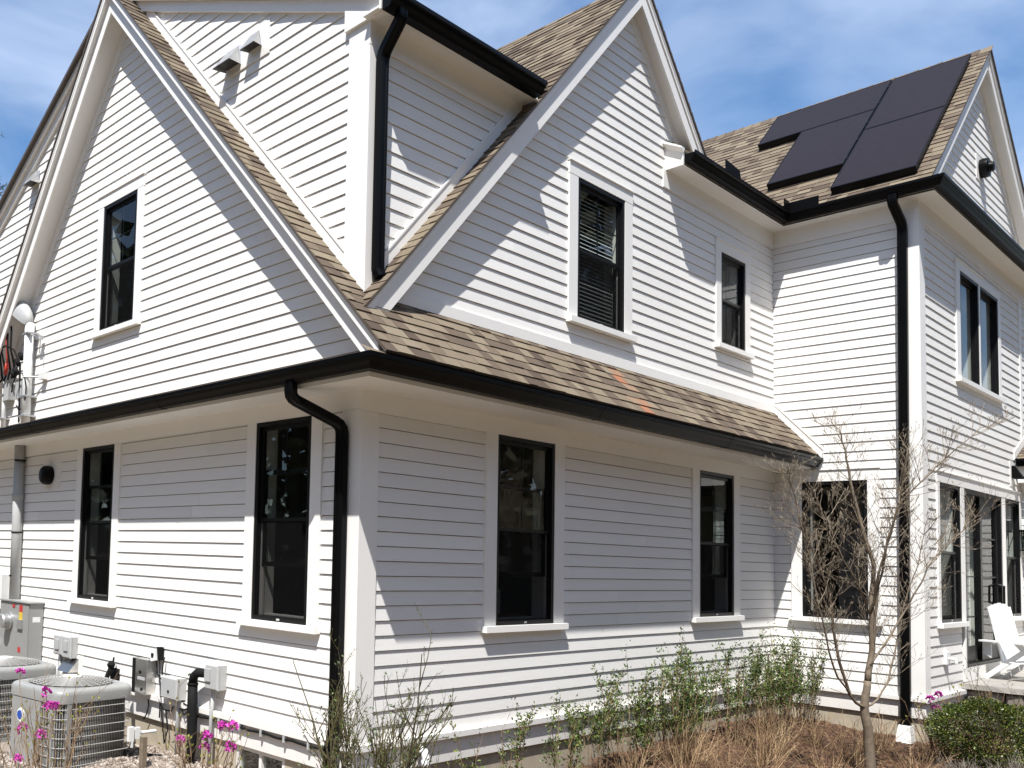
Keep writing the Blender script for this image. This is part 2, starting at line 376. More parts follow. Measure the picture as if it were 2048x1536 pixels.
# foundation with the cellar window
def foundation(mb):
    for pl, u0, u1 in ((PR, .02, XW + .03), (PS, -.03, YW), (PF, XW + .02, 14)): pl.box(mb, u0, u1, -1.6, -.24, -.3, -.012)
    for u0, u1, z0, z1 in ((.02, .86, -1.6, -.24), (1.56, 9.6, -1.6, -.24), (.86, 1.56, -1.6, -.95)): PLf.box(mb, u0, u1, z0, z1, -.3, -.012)
part('foundation', foundation, 'found')
cw = bpy.data.objects.new('cellar_window', None); COL.objects.link(cw); cw.parent = house
def cwf(mb):
    for a in ((.86, .90, -.95, -.245), (1.52, 1.56, -.95, -.245), (1.19, 1.225, -.95, -.245)): PLf.box(mb, *a, -.07, -.015)
    PLf.box(mb, .86, 1.56, -.29, -.245, -.071, -.014)
part('frame', cwf, 'trim', cw); part('pane', lambda mb: PLf.box(mb, .9, 1.52, -.95, -.29, -.05, -.045), 'glass', cw)

# eaves: soffit, fascia, gutter
GUT = [(0, .10), (0, 0), (.085, 0), (.098, .025), (.12, .055), (.132, .082), (.150, .086), (.150, .120), (.138, .120), (.136, .098)]
def corner_sweep(mb, prof, oR, oL, x1, y1):
    mb.rings([[(x1, -(oR + o), z) for o, z in prof], [(-(oL + o), -(oR + o), z) for o, z in prof], [(-(oL + o), y1, z) for o, z in prof]])
part('soffit', lambda mb: (mb.box((-.43, -.488, 2.972), (XW - .002, -.001, 2.992)), mb.box((-.428, 0, 2.972), (-.001, 9.6, 2.992))), 'soffit')
part('fascia', lambda mb: corner_sweep(mb, [(0, 2.966), (.02, 2.966), (.02, 3.12), (0, 3.12)], .47, .412, XW - .002, 9.6), 'trim')
part('gutter', lambda mb: corner_sweep(mb, [(o, z + 3.002) for o, z in GUT], .491, .433, XW - .004, 9.6), 'black')
# upper wing eaves: connecting run, side and front
XE, YE = 8.18, .235
part('soffit', lambda mb: (mb.box((5.2, -YE, 6.43), (XW, -.001, 6.45)), mb.box((XE, -1.99, 6.43), (XW - .001, -YE, 6.45)), mb.box((XW, -1.99, 6.43), (15, -YW - .001, 6.45))), 'soffit')
def upper_sweep(mb, prof, d):
    mb.rings([[(5.2 + d, -(YE + o), z) for o, z in prof], [(XE - o, -(YE + o), z) for o, z in prof], [(XE - o, -(1.99 + o), z) for o, z in prof], [(15, -(1.99 + o), z) for o, z in prof]])
part('fascia', lambda mb: upper_sweep(mb, [(-.02, 6.424), (0, 6.424), (0, 6.56), (-.02, 6.56)], 0), 'trim')
part('gutter', lambda mb: upper_sweep(mb, [(o * .9 + .001, z + 6.455) for o, z in GUT], .02), 'black')
def eave_end(mb):
    mb.rings([[(5.19, -YE - .002, 6.42), (5.19, .0, 6.42), (5.19, .0, 6.72), (5.19, -YE - .002, 6.57)], [(5.215, -YE - .002, 6.42), (5.215, 0, 6.42), (5.215, 0, 6.72), (5.215, -YE - .002, 6.57)]])
    mb.rings([[(5.19, -YE - .01, 6.565), (5.13, -YE - .012, 6.61), (5.13, -YE - .012, 6.63), (5.215, -YE - .01, 6.63)], [(5.19, 0, 6.69), (5.13, 0, 6.75), (5.13, 0, 6.78), (5.215, 0, 6.78)]])
part('eave_return', eave_end, 'trim')
# dormer eave over the front corner
part('soffit', lambda mb: mb.box((-.1, -.19, 6.2), (2.21, -.001, 6.22)), 'soffit')
part('fascia', lambda mb: mb.box((-.1, -.21, 6.185), (2.19, -.19, 6.33)), 'trim')
part('gutter', lambda mb: mb.rings([[(x, -(.211 + o), z + 6.175) for o, z in GUT] for x in (-.085, 2.13)]), 'black')
part('eave_return', lambda mb: PLf.prism(mb, [(-.197, 6.185), (.0, 6.2), (.27, 6.2), (.27, DB(.27) + .13), (-.197, 6.335)], -.01, .052), 'trim')
strip('dormer_rake', PLf, DB, .272, 4.2, .0, .115, -.01, .05); strip('dormer_rake', PLf, DB, -.2, 4.2, .118, .2, -.01, .1)
strip('dormer_rake', PLf, DL, 4.2, 9.8, .0, .12, -.01, .05); strip('dormer_rake', PLf, DL, 4.2, 9.8, .122, .2, -.01, .10)
def dormer_top(mb):
    xe = lambda y, h: (DB(y) + h - 3.82) / 1.06 - .03
    ys = (-.2, .0, 4.6); lo = [[(-.13, y, DB(y) + .2), (xe(y, .2), y, DB(y) + .2), (xe(y, .2), y, DB(y) + .235), (-.13, y, DB(y) + .235)] for y in ys]; mb.rings(lo)
part('dormer_roof', dormer_top, 'shingle')
part('dormer_roof', lambda mb: (mb.hexa([(-.16, 4.6, DL(4.6) + .2), (4, 4.6, DL(4.6) + .2), (4, 9.8, DL(9.8) + .2), (-.16, 9.8, DL(9.8) + .2), (-.16, 4.6, DL(4.6) + .25), (4, 4.6, DL(4.6) + .25), (4, 9.8, DL(9.8) + .25), (-.16, 9.8, DL(9.8) + .25)])), 'drip')

# rakes: stepped crown, board, sloping soffit, frieze on the wall
def rake(pl, f, u0, u1, face, edge, cs, zmin):
    """f roofline height; u0 foot, u1 apex; face/edge: how far the board face and the shingle edge stand off the wall; cs: cosine of the pitch"""
    k = 1 / cs
    q = lambda a, b: clip([(u0, f(u0) - a * k), (u1, f(u1) - a * k), (u1, f(u1) - b * k), (u0, f(u0) - b * k)], 0, -1, -zmin)
    part('rake_board', lambda mb: pl.prism(mb, q(.085, .225), face - .025, face), 'trim')
    def crown(mb):
        pl.prism(mb, q(.052, .085), face - .025, edge - .018)
        rs = []
        ub = u0 + (u1 - u0) * max(0, (zmin - f(u0) + .06 * k)) / (f(u1) - f(u0))
        for u in (ub, u1): rs.append([pl(u, f(u) - .085 * k, face - .001), pl(u, f(u) - .052 * k, edge - .018), pl(u, f(u) - .045 * k, edge - .012), pl(u, f(u) - .018 * k, edge - .010), pl(u, f(u) - .018 * k, face - .02), pl(u, f(u) - .085 * k, face - .02)])
        mb.rings(rs)
    part('rake_crown', crown, 'trim')
    part('rake_soffit', lambda mb: pl.prism(mb, q(.16, .175), .001, face - .025), 'soffit')
    part('rake_frieze', lambda mb: pl.prism(mb, q(.175, .29), -.01, .022), 'trim')
    part('drip_edge', lambda mb: pl.prism(mb, q(.0, .017), .0, edge - .006), 'drip')
c1, c2 = .667, .686
rake(PLf, P1, -.52, 4.134, .262, .335, c1, 3.19); rake(PLf, L2, 8.25, 4.134, .262, .335, .607, 3.19)
rake(PR, P2, -.24, 4.345,   .160, .192, c2, 3.57); rake(PR, R2, 6.15, 4.345, .160, .192, .68, 6.64)
rake(PF, P3, 8.2, 11.36, .16, .195, .732, 6.62); rake(PF, W2, 14.9, 11.36, .16, .195, .76, 6.62)

# roofs: sheathing part with its shingles
SHING = []
def roof(org, A, S, regs, expo=.132, wmin=.11, wmax=.26, seed=1, thick=.03, stain=None):
    """org + a*A + s*S; shingles laid in courses up s, clipped to convex regions (a,s)"""
    rng = random.Random(seed); org, A, S = V(org), V(A), V(S); Nn = A.cross(S).normalized()
    if Nn.z < 0: Nn = -Nn
    P = lambda a, s, h=0: org + A * a + S * s + Nn * h
    slab = MB()
    for r in regs: slab.rings([[P(a, s, -.017) for a, s in r], [P(a, s, -.001) for a, s in r]])
    ro = O('roof', slab, 'drip', house)
    for reg in regs:
        reg = ccw(reg); s0 = min(p[1] for p in reg); s1 = max(p[1] for p in reg); a0 = min(p[0] for p in reg); a1 = max(p[0] for p in reg)
        s = s0; c = 0
        while s < s1:
            a = a0 - rng.uniform(0, wmax); run = 0
            while a < a1:
                w = rng.uniform(wmin, wmax) * (1.25 if rng.random() < .2 else 1); hi = rng.random() < .5
                ds = rng.uniform(-.004, .004)
                pc = inter([(a, s + ds), (a + w - .0015, s + ds + rng.uniform(-.002, .002)), (a + w - .0015, s + expo + .006), (a, s + expo + .006)], reg)
                if len(pc) > 2 and area(pc) > 2e-4:
                    h0 = .0135 if hi else .0075
                    mb = MB(); n = len(pc)
                    top = [P(x, y, .0025 + h0 * max(0, 1 - (y - s) / (expo + .006))) for x, y in pc]; bot = [P(x, y, -.001) for x, y in pc]
                    tn = rng.choice((.05, .2, .22, .38, .42, .58, .6, .62, .75)) + rng.uniform(-.06, .06)
                    if stain:
                        am, sm = a + w / 2, s + expo / 2; dd = ((am - stain[0] - (stain[1] - sm) * stain[3]) / .16) ** 2 + ((sm - stain[1]) / stain[2]) ** 2
                        if dd < 1 and rng.random() < .8: tn = .82 + .14 * rng.random()
                    mb.add(top + bot, [tuple(range(n))] + [(j, (j + 1) % n, n + (j + 1) % n, n + j) for j in range(n)], min(max(tn, 0), .8 if tn < .81 else 1))
                    cen = P(sum(p[0] for p in pc) / n, sum(p[1] for p in pc) / n); d = CAMP - cen
                    SHING.append((area(pc) * max(.02, Nn.dot(d.normalized())) / d.length_squared, ro, mb))
                a += w
            s += expo; c += 1
    return ro
n1 = math.hypot(1, 1.116)
roof((0, -.58, P1(-.58)), (1, 0, 0), (0, 1 / n1, 1.116 / n1), [[(-.34, 0), (XW - .004, 0), (XW - .004, .58 * n1), (-.34, .58 * n1)], [(-.34, .58 * n1), (-.004, .58 * n1), (-.004, 4.714 * n1), (-.34, 4.714 * n1)]], .129, .12, .27, 3, stain=(3.78, .36, .42, -.25))
n2 = math.hypot(1, 1.06)
# front gable, left slope: a runs along +y from the rake, s up the slope; it starts at the valley with the pent roof
roof((0, -.197, P2(0)), (0, 1, 0), (1 / n2, 0, 1.06 / n2), [[(0, -.197 * 1.053 * n2), (.197 - .004, 0), (.197 - .004, 2.2 * n2), (0, 2.2 * n2)], [(0, 2.2 * n2), (3.6, 2.2 * n2), (3.6, 4.345 * n2), (0, 4.345 * n2)]], .131, .11, .24, 5)
roof((4.345, -.197, 8.43), (0, 1, 0), (1 / math.hypot(1, 1.076), 0, -1.076 / math.hypot(1, 1.076)), [[(0, 0), (3.6, 0), (3.6, 2.2), (0, 2.6)]], .131, .3, .6, 6)
roof((-.34, 4.134, 8.43), (1, 0, 0), (0, .607, -.795), [[(0, 0), (.36, 0), (.36, 6.6), (0, 6.6)]], .131, .3, .6, 8)
n3 = math.hypot(1, .93)
roof((8.12, -1.95, P3(8.12)), (0, 1, 0), (1 / n3, 0, .93 / n3), [[(0, 0), (1.72, 0), (5.4, 3.24 * n3), (0, 3.24 * n3)]], .134, .12, .26, 9)
roof((11.36, -1.95, 9.537), (0, 1, 0), (.76, 0, -.647), [[(0, 0), (5, 0), (5, 4.6), (0, 4.6)]], .134, .3, .6, 10)
roof((5.0, -.29, 6.57), (1, 0, 0), (0, 1 / n3, .93 / n3), [[(.3, 0), (3.2, 0), (4.4, 1.4 * n3), (.6, 1.4 * n3)]], .134, .2, .4, 11)
part('ridge_cap', lambda mb: [mb.hexa([(11.24, y, P3(11.24) + .012), (11.36, y, 9.56), (11.36, y + .17, 9.548), (11.24, y + .17, P3(11.24) + .004), (11.24, y, P3(11.24) + .026), (11.36, y, 9.575), (11.36, y + .17, 9.56), (11.24, y + .17, P3(11.24) + .012)], RND.uniform(.1, .7)) for y in [-1.97 + .155 * i for i in range(34)]], 'shingle')
# low pent over the left eave, with the little hip at the corner
part('pent_roof', lambda mb: (mb.hexa([(-.55, -.6, 3.105), (-.02, 0, 3.19), (-.02, 9.6, 3.19), (-.55, 9.6, 3.105), (-.55, -.6, 3.12), (-.02, 0, 3.205), (-.02, 9.6, 3.205), (-.55, 9.6, 3.12)], .5),
                               mb.add([(-.55, -.6, 3.122), (-.35, -.6, 3.135), (-.35, -.3, 3.27)], [(0, 1, 2)], .6)), 'shingle')
# bay at the far right with its own little roof
part('soffit', lambda mb: mb.box((13.36, -4.2, 3.1), (XB, -YW - .03, 3.12)), 'soffit')
part('gutter', lambda mb: mb.rings([[(13.34 - o * .9, y, z + 3.36) for o, z in GUT] for y in (-YW - .03, -4.2)]), 'black')
part('fascia', lambda mb: mb.box((13.342, -4.2, 3.1), (13.362, -YW - .03, 3.45)), 'trim')
nb = math.hypot(1, .45)
roof((13.26, -4.2, 3.47), (0, 1, 0), (1 / nb, 0, .45 / nb), [[(0, 0), (4.2 - YW - .03, 0), (4.2 - YW - .03, 1.4), (0, 1.4)]], .134, .14, .26, 12)
strip('step_flashing', PF, lambda u: 3.47 + .45 * (u - 13.26), 13.2, 14.2, .02, .15, -.01, .025)

# all the boards and shingles: the 300 that show largest are parts of their own, the rest stay joined per wall
def settle(lst, name, m, most=295, field='field'):
    lst.sort(key=lambda x: -x[0]); rest = {}
    for i, (s, par, mb) in enumerate(lst):
        if i < most: O(name, mb, m, par)
        else: rest.setdefault(par.name, (par, MB()))[1].add(mb.v, mb.f); rest[par.name][1].t[-len(mb.t):] = mb.t
    for par, mb in rest.values(): O(field, mb, m, par, kind='stuff')
    print(name, len(lst))
settle(BOARDS, 'siding_board', 'siding', field='siding_boards'); settle(SHING, 'shingle', 'shingle', field='shingles')

# rooms behind the windows (dark, so the panes read black)
def rooms(mb):
    for z0, z1 in ((.25, 2.96), (3.3, 6.15)):
        mb.box((2.2 if z0 > 3 else 3.4, .2, z0), (2.3 if z0 > 3 else 3.5, 9.4, z1)); mb.box((.2, 2.7, z0), (13.9, 2.8, z1)); mb.box((5.3, .2, z0), (5.4, 2.7, z1))
    mb.box((.02, .02, 2.99), (14, 9.5, 3.28)); mb.box((.3, .3, 6.2), (14, 9.5, 6.4)); mb.box((13.95, -1.6, 0), (14, 9.5, 6.4)); mb.box((.02, 9.5, 0), (14, 9.6, 6.4))
    mb.box((8.45, -1.7, 2.99), (13.95, .02, 3.28)); mb.box((8.45, -1.7, 6.15), (13.95, .1, 6.4))
part('interior_wall', rooms, 'room'); part('interior_floor', lambda mb: (mb.box((.02, .02, .1), (14, 9.5, .24)), mb.box((8.45, -1.7, .1), (13.95, .02, .24))), 'floor')

# ------------------------------------------------------------------ windows
def window(pl, w, cas, head=None, raised=0., grid=True, blind=0, curtain=False, sill=True, sides=(True, True), single=False, screen=True):
    u0, u1, z0, z1 = w; H = z1 - z0; zm = z0 + H * .5
    wn_ = bpy.data.objects.new('window', None); COL.objects.link(wn_); wn_.parent = house
    B = lambda name, m, *boxes: part(name, lambda mb: [pl.box(mb, *b) for b in boxes], m, wn_)
    if sides[0]: B('casing_board', 'trim', (u0 - cas, u0 - .001, z0, z1 + .001, -.01, .028))
    if sides[1]: B('casing_board', 'trim', (u1 + .001, u1 + cas, z0, z1 + .001, -.01, .028))
    if head:
        B('casing_board', 'trim', (u0 - cas - .004, u1 + cas + .004, z1 + .002, z1 + head, -.01, .03)); B('head_cap', 'trim', (u0 - cas - .012, u1 + cas + .012, z1 + head, z1 + head + .01, -.01, .045))
    if sill: B('sill', 'trim', (u0 - cas - .022, u1 + cas + .022, z0 - .062, z0 - .001, -.03, .075))
    f = .042
    B('frame', 'frame', (u0, u0 + f, z0, z1, -.1, .022), (u1 - f, u1, z0, z1, -.1, .022), (u0 + f, u1 - f, z1 - f, z1, -.1, .021), (u0 + f, u1 - f, z0, z0 + f, -.1, .021))
    a, b = u0 + f, u1 - f
    B('jamb', 'jamb', (a, a + .012, z0 + f, z1 - f, -.2, -.036), (b - .012, b, z0 + f, z1 - f, -.2, -.036), (a, a + .022, z0 + f, zm, -.075, -.05), (b - .022, b, z0 + f, zm, -.075, -.05), (a, b, z0 + f, z0 + f + .012, -.2, -.09), (u0 - .02, u0, z0, z1, -.22, -.012), (u1, u1 + .02, z0, z1, -.22, -.012))
    def sash(za, zb, o, bars):
        s = .036
        sh = B('sash', 'frame', (a, a + s, za, zb, o - .03, o), (b - s, b, za, zb, o - .03, o), (a + s, b - s, zb - s, zb, o - .03, o - .001), (a + s, b - s, za, za + s * 1.2, o - .03, o - .001))
        if bars:
            m_ = (a + b) / 2; h_ = (za + zb) / 2
            B('muntin', 'frame', (m_ - .0055, m_ + .0055, za + s, zb - s, o - .026, o - .017)); B('muntin', 'frame', (a + s, b - s, h_ - .0055, h_ + .0055, o - .0265, o - .0175))
        part('pane', lambda mb: mb.add([pl(a + s * .8, za + s, o - .015), pl(b - s * .8, za + s, o - .015), pl(b - s * .8, zb - s * .8, o - .015), pl(a + s * .8, zb - s * .8, o - .015)], [(0, 1, 2, 3)]), 'glass', wn_)
    if single: sash(z0 + f, z1 - f, -.03, False)
    else:
        sash(zm - .02, z1 - f, -.012, grid); sash(z0 + f + raised, zm + .02 + raised * .999, -.045, False)
        if screen:
            B('screen', 'screen', (a + .004, b - .004, z0 + f, zm - .01, -.0035, -.0025))
        B('lock', 'jamb', ((a + b) / 2 - .02, (a + b) / 2 + .02, z0 + .012, z0 + .03, .0215, .026))
    if blind:
        def slats(mb):
            n = int(H / .045)
            for i in range(n):
                z = z0 + .06 + i * .045
                if z > z1 - .08: break
                op = .9 if (z - z0) / H < .36 or .5 < (z - z0) / H < .66 else .25
                mb.hexa([pl(a + .02, z, -.085), pl(b - .02, z, -.085), pl(b - .02, z + .024 * op + .004, -.11), pl(a + .02, z + .024 * op + .004, -.11), pl(a + .02, z + .002, -.085), pl(b - .02, z + .002, -.085), pl(b - .02, z + .026 * op + .006, -.11), pl(a + .02, z + .026 * op + .006, -.11)])
        part('blind', slats, 'blind', wn_, kind='stuff')
    if curtain:
        def pleats(mb):
            x0, x1 = curtain; n = 40; r = []
            for z in (z0 - .1, z1 - .05):
                r.append([pl(u0 + (u1 - u0) * (x0 + (x1 - x0) * i / n), z, -.26 + .035 * math.sin(i * 1.9) + .01 * math.sin(i * .7)) for i in range(n + 1)])
            mb.add(r[0] + r[1], [(i, i + 1, n + 2 + i, n + 1 + i) for i in range(n)])
        part('curtain', pleats, 'curtain', wn_)
    return wn_
window(PR, WR[0], CR_, raised=.43); window(PR, WR[1], CR_, raised=.45)
window(PLf, WL[0], CL_, raised=.46); window(PLf, WL[1], CL_, raised=.44)
window(PR, WU[0], CR_ - .01, head=.14, blind=1); window(PR, WU[1], .15, head=.14, raised=.0, curtain=(.4, 1))
window(PLf, WG, CL_, head=.14, curtain=(.0, .35))
window(PS, WS, .138, head=.155, grid=False, single=True)
# wing front, upper pair: two panes in one casing
window(PF, (10.22, 11.205, 4.345, 5.905), .19, head=.125, sides=(True, False), single=True, curtain=(.3, 1), sill=False)
window(PF, (11.275, 12.32, 4.345, 5.905), .15, sides=(False, True), single=True, curtain=(.3, 1), sill=False)
straight('mullion', PF, 11.206, 11.274, 4.345, 5.905, -.05, .027); straight('casing_board', PF, 11.4, 12.474, 5.907, 6.03, -.01, .03); straight('sill', PF, 10.0, 12.5, 4.28, 4.344, -.03, .075)
# wing front, ground floor: window, sliding door, window
window(PF, (9.09, 10.06, .94, 2.797), .105, sides=(True, True), raised=0, curtain=(.35, 1), grid=True)
window(PF, (12.52, 13.45, .955, 2.79), .105, sides=(True, True), raised=0, curtain=(.35, 1), grid=True)
straight('casing_board', PF, 8.985, 13.6, 2.80, 2.935, -.01, .03); straight('head_cap', PF, 8.97, 13.6, 2.936, 2.946, -.01, .045)
straight('casing_board', PF, 10.166, 10.248, .11, .87, -.01, .026); straight('casing_board', PF, 10.168, 10.248, .94, 2.798, -.01, .027); straight('casing_board', PF, 12.302, 12.414, .11, 2.798, -.01, .026)
straight('door_riser', PF, 10.25, 12.3, .1, .30, -.02, .02)
dr = bpy.data.objects.new('sliding_door', None); COL.objects.link(dr); dr.parent = house
DBx = lambda name, m, *bs: part(name, lambda mb: [PF.box(mb, *b) for b in bs], m, dr)
DBx('frame', 'frame', (10.25, 10.31, .305, 2.797, -.12, .025), (12.24, 12.3, .305, 2.797, -.12, .025), (10.31, 12.24, 2.73, 2.797, -.12, .024), (10.31, 12.24, .305, .345, -.12, .024))
for a, b, o in ((10.31, 11.33, -.06), (11.23, 12.24, -.015)):
    DBx('door_leaf', 'frame', (a, a + .1, .35, 2.73, o - .04, o), (b - .1, b, .35, 2.73, o - .04, o), (a + .1, b - .1, 2.62, 2.73, o - .04, o - .001), (a + .1, b - .1, .35, .56, o - .04, o - .001))
    for z in (.98, 1.56, 2.13): DBx('muntin', 'frame', (a + .1, b - .1, z - .01, z + .01, o - .03, o - .008))
    part('pane', lambda mb: mb.add([PF(a + .09, .55, o - .02), PF(b - .09, .55, o - .02), PF(b - .09, 2.63, o - .02), PF(a + .09, 2.63, o - .02)], [(0, 1, 2, 3)]), 'glass', dr)
part('curtain', lambda mb: mb.add([PF(10.35 + i * .024, z, -.3 + .035 * math.sin(i * 1.7)) for z in (.3, 2.7) for i in range(75)], [(i, i + 1, 76 + i, 75 + i) for i in range(74) if not 28 < i < 46]), 'curtain', dr)
part('handle', lambda mb: mb.tube([PF(12.2, 1.15, -.015), PF(12.2, 1.17, .055), PF(12.2, 1.43, .055), PF(12.2, 1.45, -.015)], .016, 8), 'frame', dr)

# downspouts
def downspout(pts, side, w=.105, d=.078):
    def f(mb):
        P = [V(p) for p in pts]; out = [P[0]]
        for i in range(1, len(P) - 1):
            a, b = (P[i - 1] - P[i]), (P[i + 1] - P[i]); r = min(.075, a.length * .4, b.length * .4)
            p0, p2 = P[i] + a.normalized() * r, P[i] + b.normalized() * r
            for t in (0, .33, .67, 1): out.append(p0 * (1 - t) ** 2 + P[i] * 2 * t * (1 - t) + p2 * t * t)
        out.append(P[-1]); mb.rect_tube(out, side, w, d)
    ob = part('downspout', f, 'black', house)
    return ob
d1 = downspout([(-.505, .335, 3.02), (-.505, .335, 2.88), (-.075, .15, 2.68), (-.075, .15, .1), (-.13, .145, -.03), (-.13, .145, -.9)], (0, 1, 0))
d2 = downspout([(.075, -.285, 6.2), (.075, -.285, 6.13), (.085, -.07, 5.9), (.085, -.07, 4.0), (.1, -.09, 3.95)], (1, 0, 0))
d3 = downspout([(8.1, -1.56, 6.47), (8.1, -1.56, 6.36), (8.34, -1.6, 6.12), (8.34, -1.565, -.42)], (0, 1, 0))
# joints in the gutter runs
def seam(f): part('gutter_seam', f, 'black')
for x in (2.75, 5.6): seam(lambda mb: mb.rings([[(X_, -(.489 + o * 1.03), z * 1.0 + 3.0 + (z - .05) * .03) for o, z in GUT] for X_ in (x, x + .045)]))
for y in (2.3, 5.2): seam(lambda mb: mb.rings([[(-(.431 + o * 1.03), Y_, z + 3.0 + (z - .05) * .03) for o, z in GUT] for Y_ in (y, y + .045)]))
# rain diverters standing on the gutter edge
part('splash_guard', lambda mb: mb.hexa([(6.1, -.345, 6.55), (6.55, -.345, 6.55), (6.55, -.335, 6.55), (6.1, -.335, 6.55), (6.1, -.345, 6.73), (6.5, -.345, 6.70), (6.5, -.335, 6.70), (6.1, -.335, 6.73)]), 'black')
part('splash_guard', lambda mb: (mb.box((7.9, -.352, 6.55), (8.065, -.342, 6.72)), mb.box((8.06, -.72, 6.55), (8.07, -.342, 6.70))), 'black')
# ------------------------------------------------------------------ solar panels on the wing roof
Ps = lambda y, s, h: V((8.17 + s / n3, y, 6.57 + s * .93 / n3)) + V((-.93, 0, 1)) / n3 * h
def sbox(mb, y0, y1, s0, s1, h0, h1): mb.hexa([Ps(y0, s0, h0), Ps(y1, s0, h0), Ps(y1, s1, h0), Ps(y0, s1, h0), Ps(y0, s0, h1), Ps(y1, s0, h1), Ps(y1, s1, h1), Ps(y0, s1, h1)])
def solar(y0, y1, s0, s1, label):
    t = thing('solar_panel', label, 'solar panel', Ps(y0, s0, 0), 'black solar panels on the wing roof')
    off = -V(t.location)
    def P(name, m, *bs):
        mb = MB()
        for b in bs: sbox(mb, *b)
        mb.v = [tuple(V(p) + off) for p in mb.v]; return O(name, mb, m, t)
    P('cell_sheet', 'solar', (y0 + .014, y1 - .014, s0 + .014, s1 - .014, .1, .117))
    P('frame', 'solarframe', (y0, y1, s0, s0 + .014, .078, .12), (y0, y1, s1 - .014, s1, .078, .12), (y0, y0 + .014, s0 + .014, s1 - .014, .078, .12), (y1 - .014, y1, s0 + .014, s1 - .014, .078, .12))
    P('rail', 'solarframe', (y0 + .02, y1 - .02, s0 + .25, s0 + .29, .03, .078), (y0 + .02, y1 - .02, s1 - .29, s1 - .25, .03, .078))
    P('bracket', 'solarframe', *[(y, y + .03, s, s + .06, .0, .03) for y in (y0 + .2, y1 - .25) for s in (s0 + .24, s1 - .3)])
    return t, P
t, P = solar(-.765, .915, 2.93, 4.04, 'wide black solar panel lying lengthwise along the ridge'); P('shadow_skirt', 'solarframe', (.27, .915, 2.915, 2.928, .015, .12))  # black strip under the panel edge also stands for the shadow gap
t, P = solar(-.765, .25, 1.06, 2.915, 'upright black solar panel below the left half of the ridge panel'); P('shadow_skirt', 'solarframe', (-.765, .25, 1.045, 1.058, .015, .12))
t, P = solar(-1.77, -.785, 2.16, 4.03, 'upper right black solar panel nearest the ridge end and gable'); [P('clamp', 'solarframe', (-.784, -.767, s, s + .05, .1, .126)) for s in (2.4, 3.1, 3.7)]
t, P = solar(-1.77, -.785, .29, 2.145, 'lowest black solar panel just above the gutter corner'); P('shadow_skirt', 'solarframe', (-1.77, -.785, .275, .288, .015, .12)); [P('clamp', 'solarframe', (-.784, -.767, s, s + .05, .1, .126)) for s in (1.2, 1.8)]

# ------------------------------------------------------------------ vents and lamps on the walls
def local(t, mb): o = V(t.location); mb.v = [tuple(V(p) - o) for p in mb.v]; return mb
def bit(t, name, m, fn, smooth=False, **kw):
    mb = MB(); fn(mb); return O(name, local(t, mb), m, t, smooth, **kw)
def hood(pl, u, z, w, h, d, label, m='galv', plate=None, group=None):
    t = thing('vent_hood', label, 'vent', pl(u, z), group)
    if plate: bit(t, 'mounting_board', 'trim', lambda mb: pl.box(mb, *plate, -.01, .018))
    def f(mb):
        a, b = u - w / 2, u + w / 2
        o = .018
        q = [pl(a, z - h / 2, o), pl(b, z - h / 2, o), pl(b, z + h / 2, o), pl(a, z + h / 2, o), pl(a - .02, z - h / 2 - .01, o + d), pl(b + .02, z - h / 2 - .01, o + d), pl(b - w * .12, z + h / 2, o + .02), pl(a + w * .12, z + h / 2, o + .02)]
        mb.add(q, [(4, 5, 6, 7), (0, 4, 7, 3), (1, 2, 6, 5), (3, 7, 6, 2)])
        mb.add([p + pl.N * -.004 + V((0, 0, -.003)) for p in q], [(4, 5, 6, 7), (0, 4, 7, 3), (1, 2, 6, 5)])
    bit(t, 'hood', m, f); bit(t, 'flap', 'dark', lambda mb: pl.box(mb, u - w * .42, u + w * .42, z - h * .42, z - h * .38, .02, .02 + d * .8))
    return t
hood(PLf, 1.93, 6.665, .25, .2, .17, 'larger galvanised vent hood high on the corner dormer wall', plate=(1.36, 2.03, 6.5, 6.86), group='vent hoods on the dormer wall')
hood(PLf, 1.57, 6.70, .19, .16, .12, 'smaller galvanised vent hood beside the larger one on the dormer wall', group='vent hoods on the dormer wall')
hood(PLf, 6.55, 6.83, .22, .18, .14, 'grey vent hood half hidden behind the left gable rake')
hood(PF, 13.09, 3.25, .16, .2, .15, 'black vent hood on a white block above the sliding door', 'black', plate=(12.93, 13.16, 3.02, 3.42))
t = thing('dryer_vent', 'round black vent cap under the left eave by the conduit', 'vent', PLf(5.68, 2.52))
bit(t, 'mounting_board', 'trim', lambda mb: PLf.box(mb, 5.40, 5.9, 2.34, 2.70, -.01, .016))
bit(t, 'cap', 'black', lambda mb: mb.lathe(PLf(5.68, 2.52, .016), PLf.N, [(.12, 0), (.13, .03), (.125, .09), (.1, .12), (.05, .13), (.001, .13)]), 'auto')
t = thing('gable_vent', 'round black vent cap in the right hand gable', 'vent', PF(11.5, 7.76))
bit(t, 'mounting_board', 'trim', lambda mb: PF.box(mb, 11.26, 11.62, 7.56, 7.94, -.01, .018))
bit(t, 'cap', 'black', lambda mb: mb.lathe(PF(11.5, 7.76, .018), PF.N, [(.14, 0), (.15, .05), (.14, .1), (.08, .11), (.07, .16), (.001, .17)]), 'auto')
t = thing('wall_lantern', 'black glass wall lantern at the right edge of the picture', 'lamp', PB(1.86, 2.22))
def lan(mb):
    c = PB(1.86, 0, .14)
    for dx in (-.07, .055):
        for dy in (-.07, .055): mb.box((c.x + dx, c.y + dy, 2.02), (c.x + dx + .015, c.y + dy + .015, 2.32))
    mb.box((c.x - .09, c.y - .09, 2.31), (c.x + .09, c.y + .09, 2.34)); mb.box((c.x - .08, c.y - .08, 2.0), (c.x + .08, c.y + .08, 2.02)); mb.box((c.x - .04, c.y - .04, 2.34), (c.x + .04, c.y + .04, 2.4)); PB.box(mb, 1.84, 1.88, 2.34, 2.37, 0, .14); PB.box(mb, 1.8, 1.92, 2.2, 2.5, 0, .02)
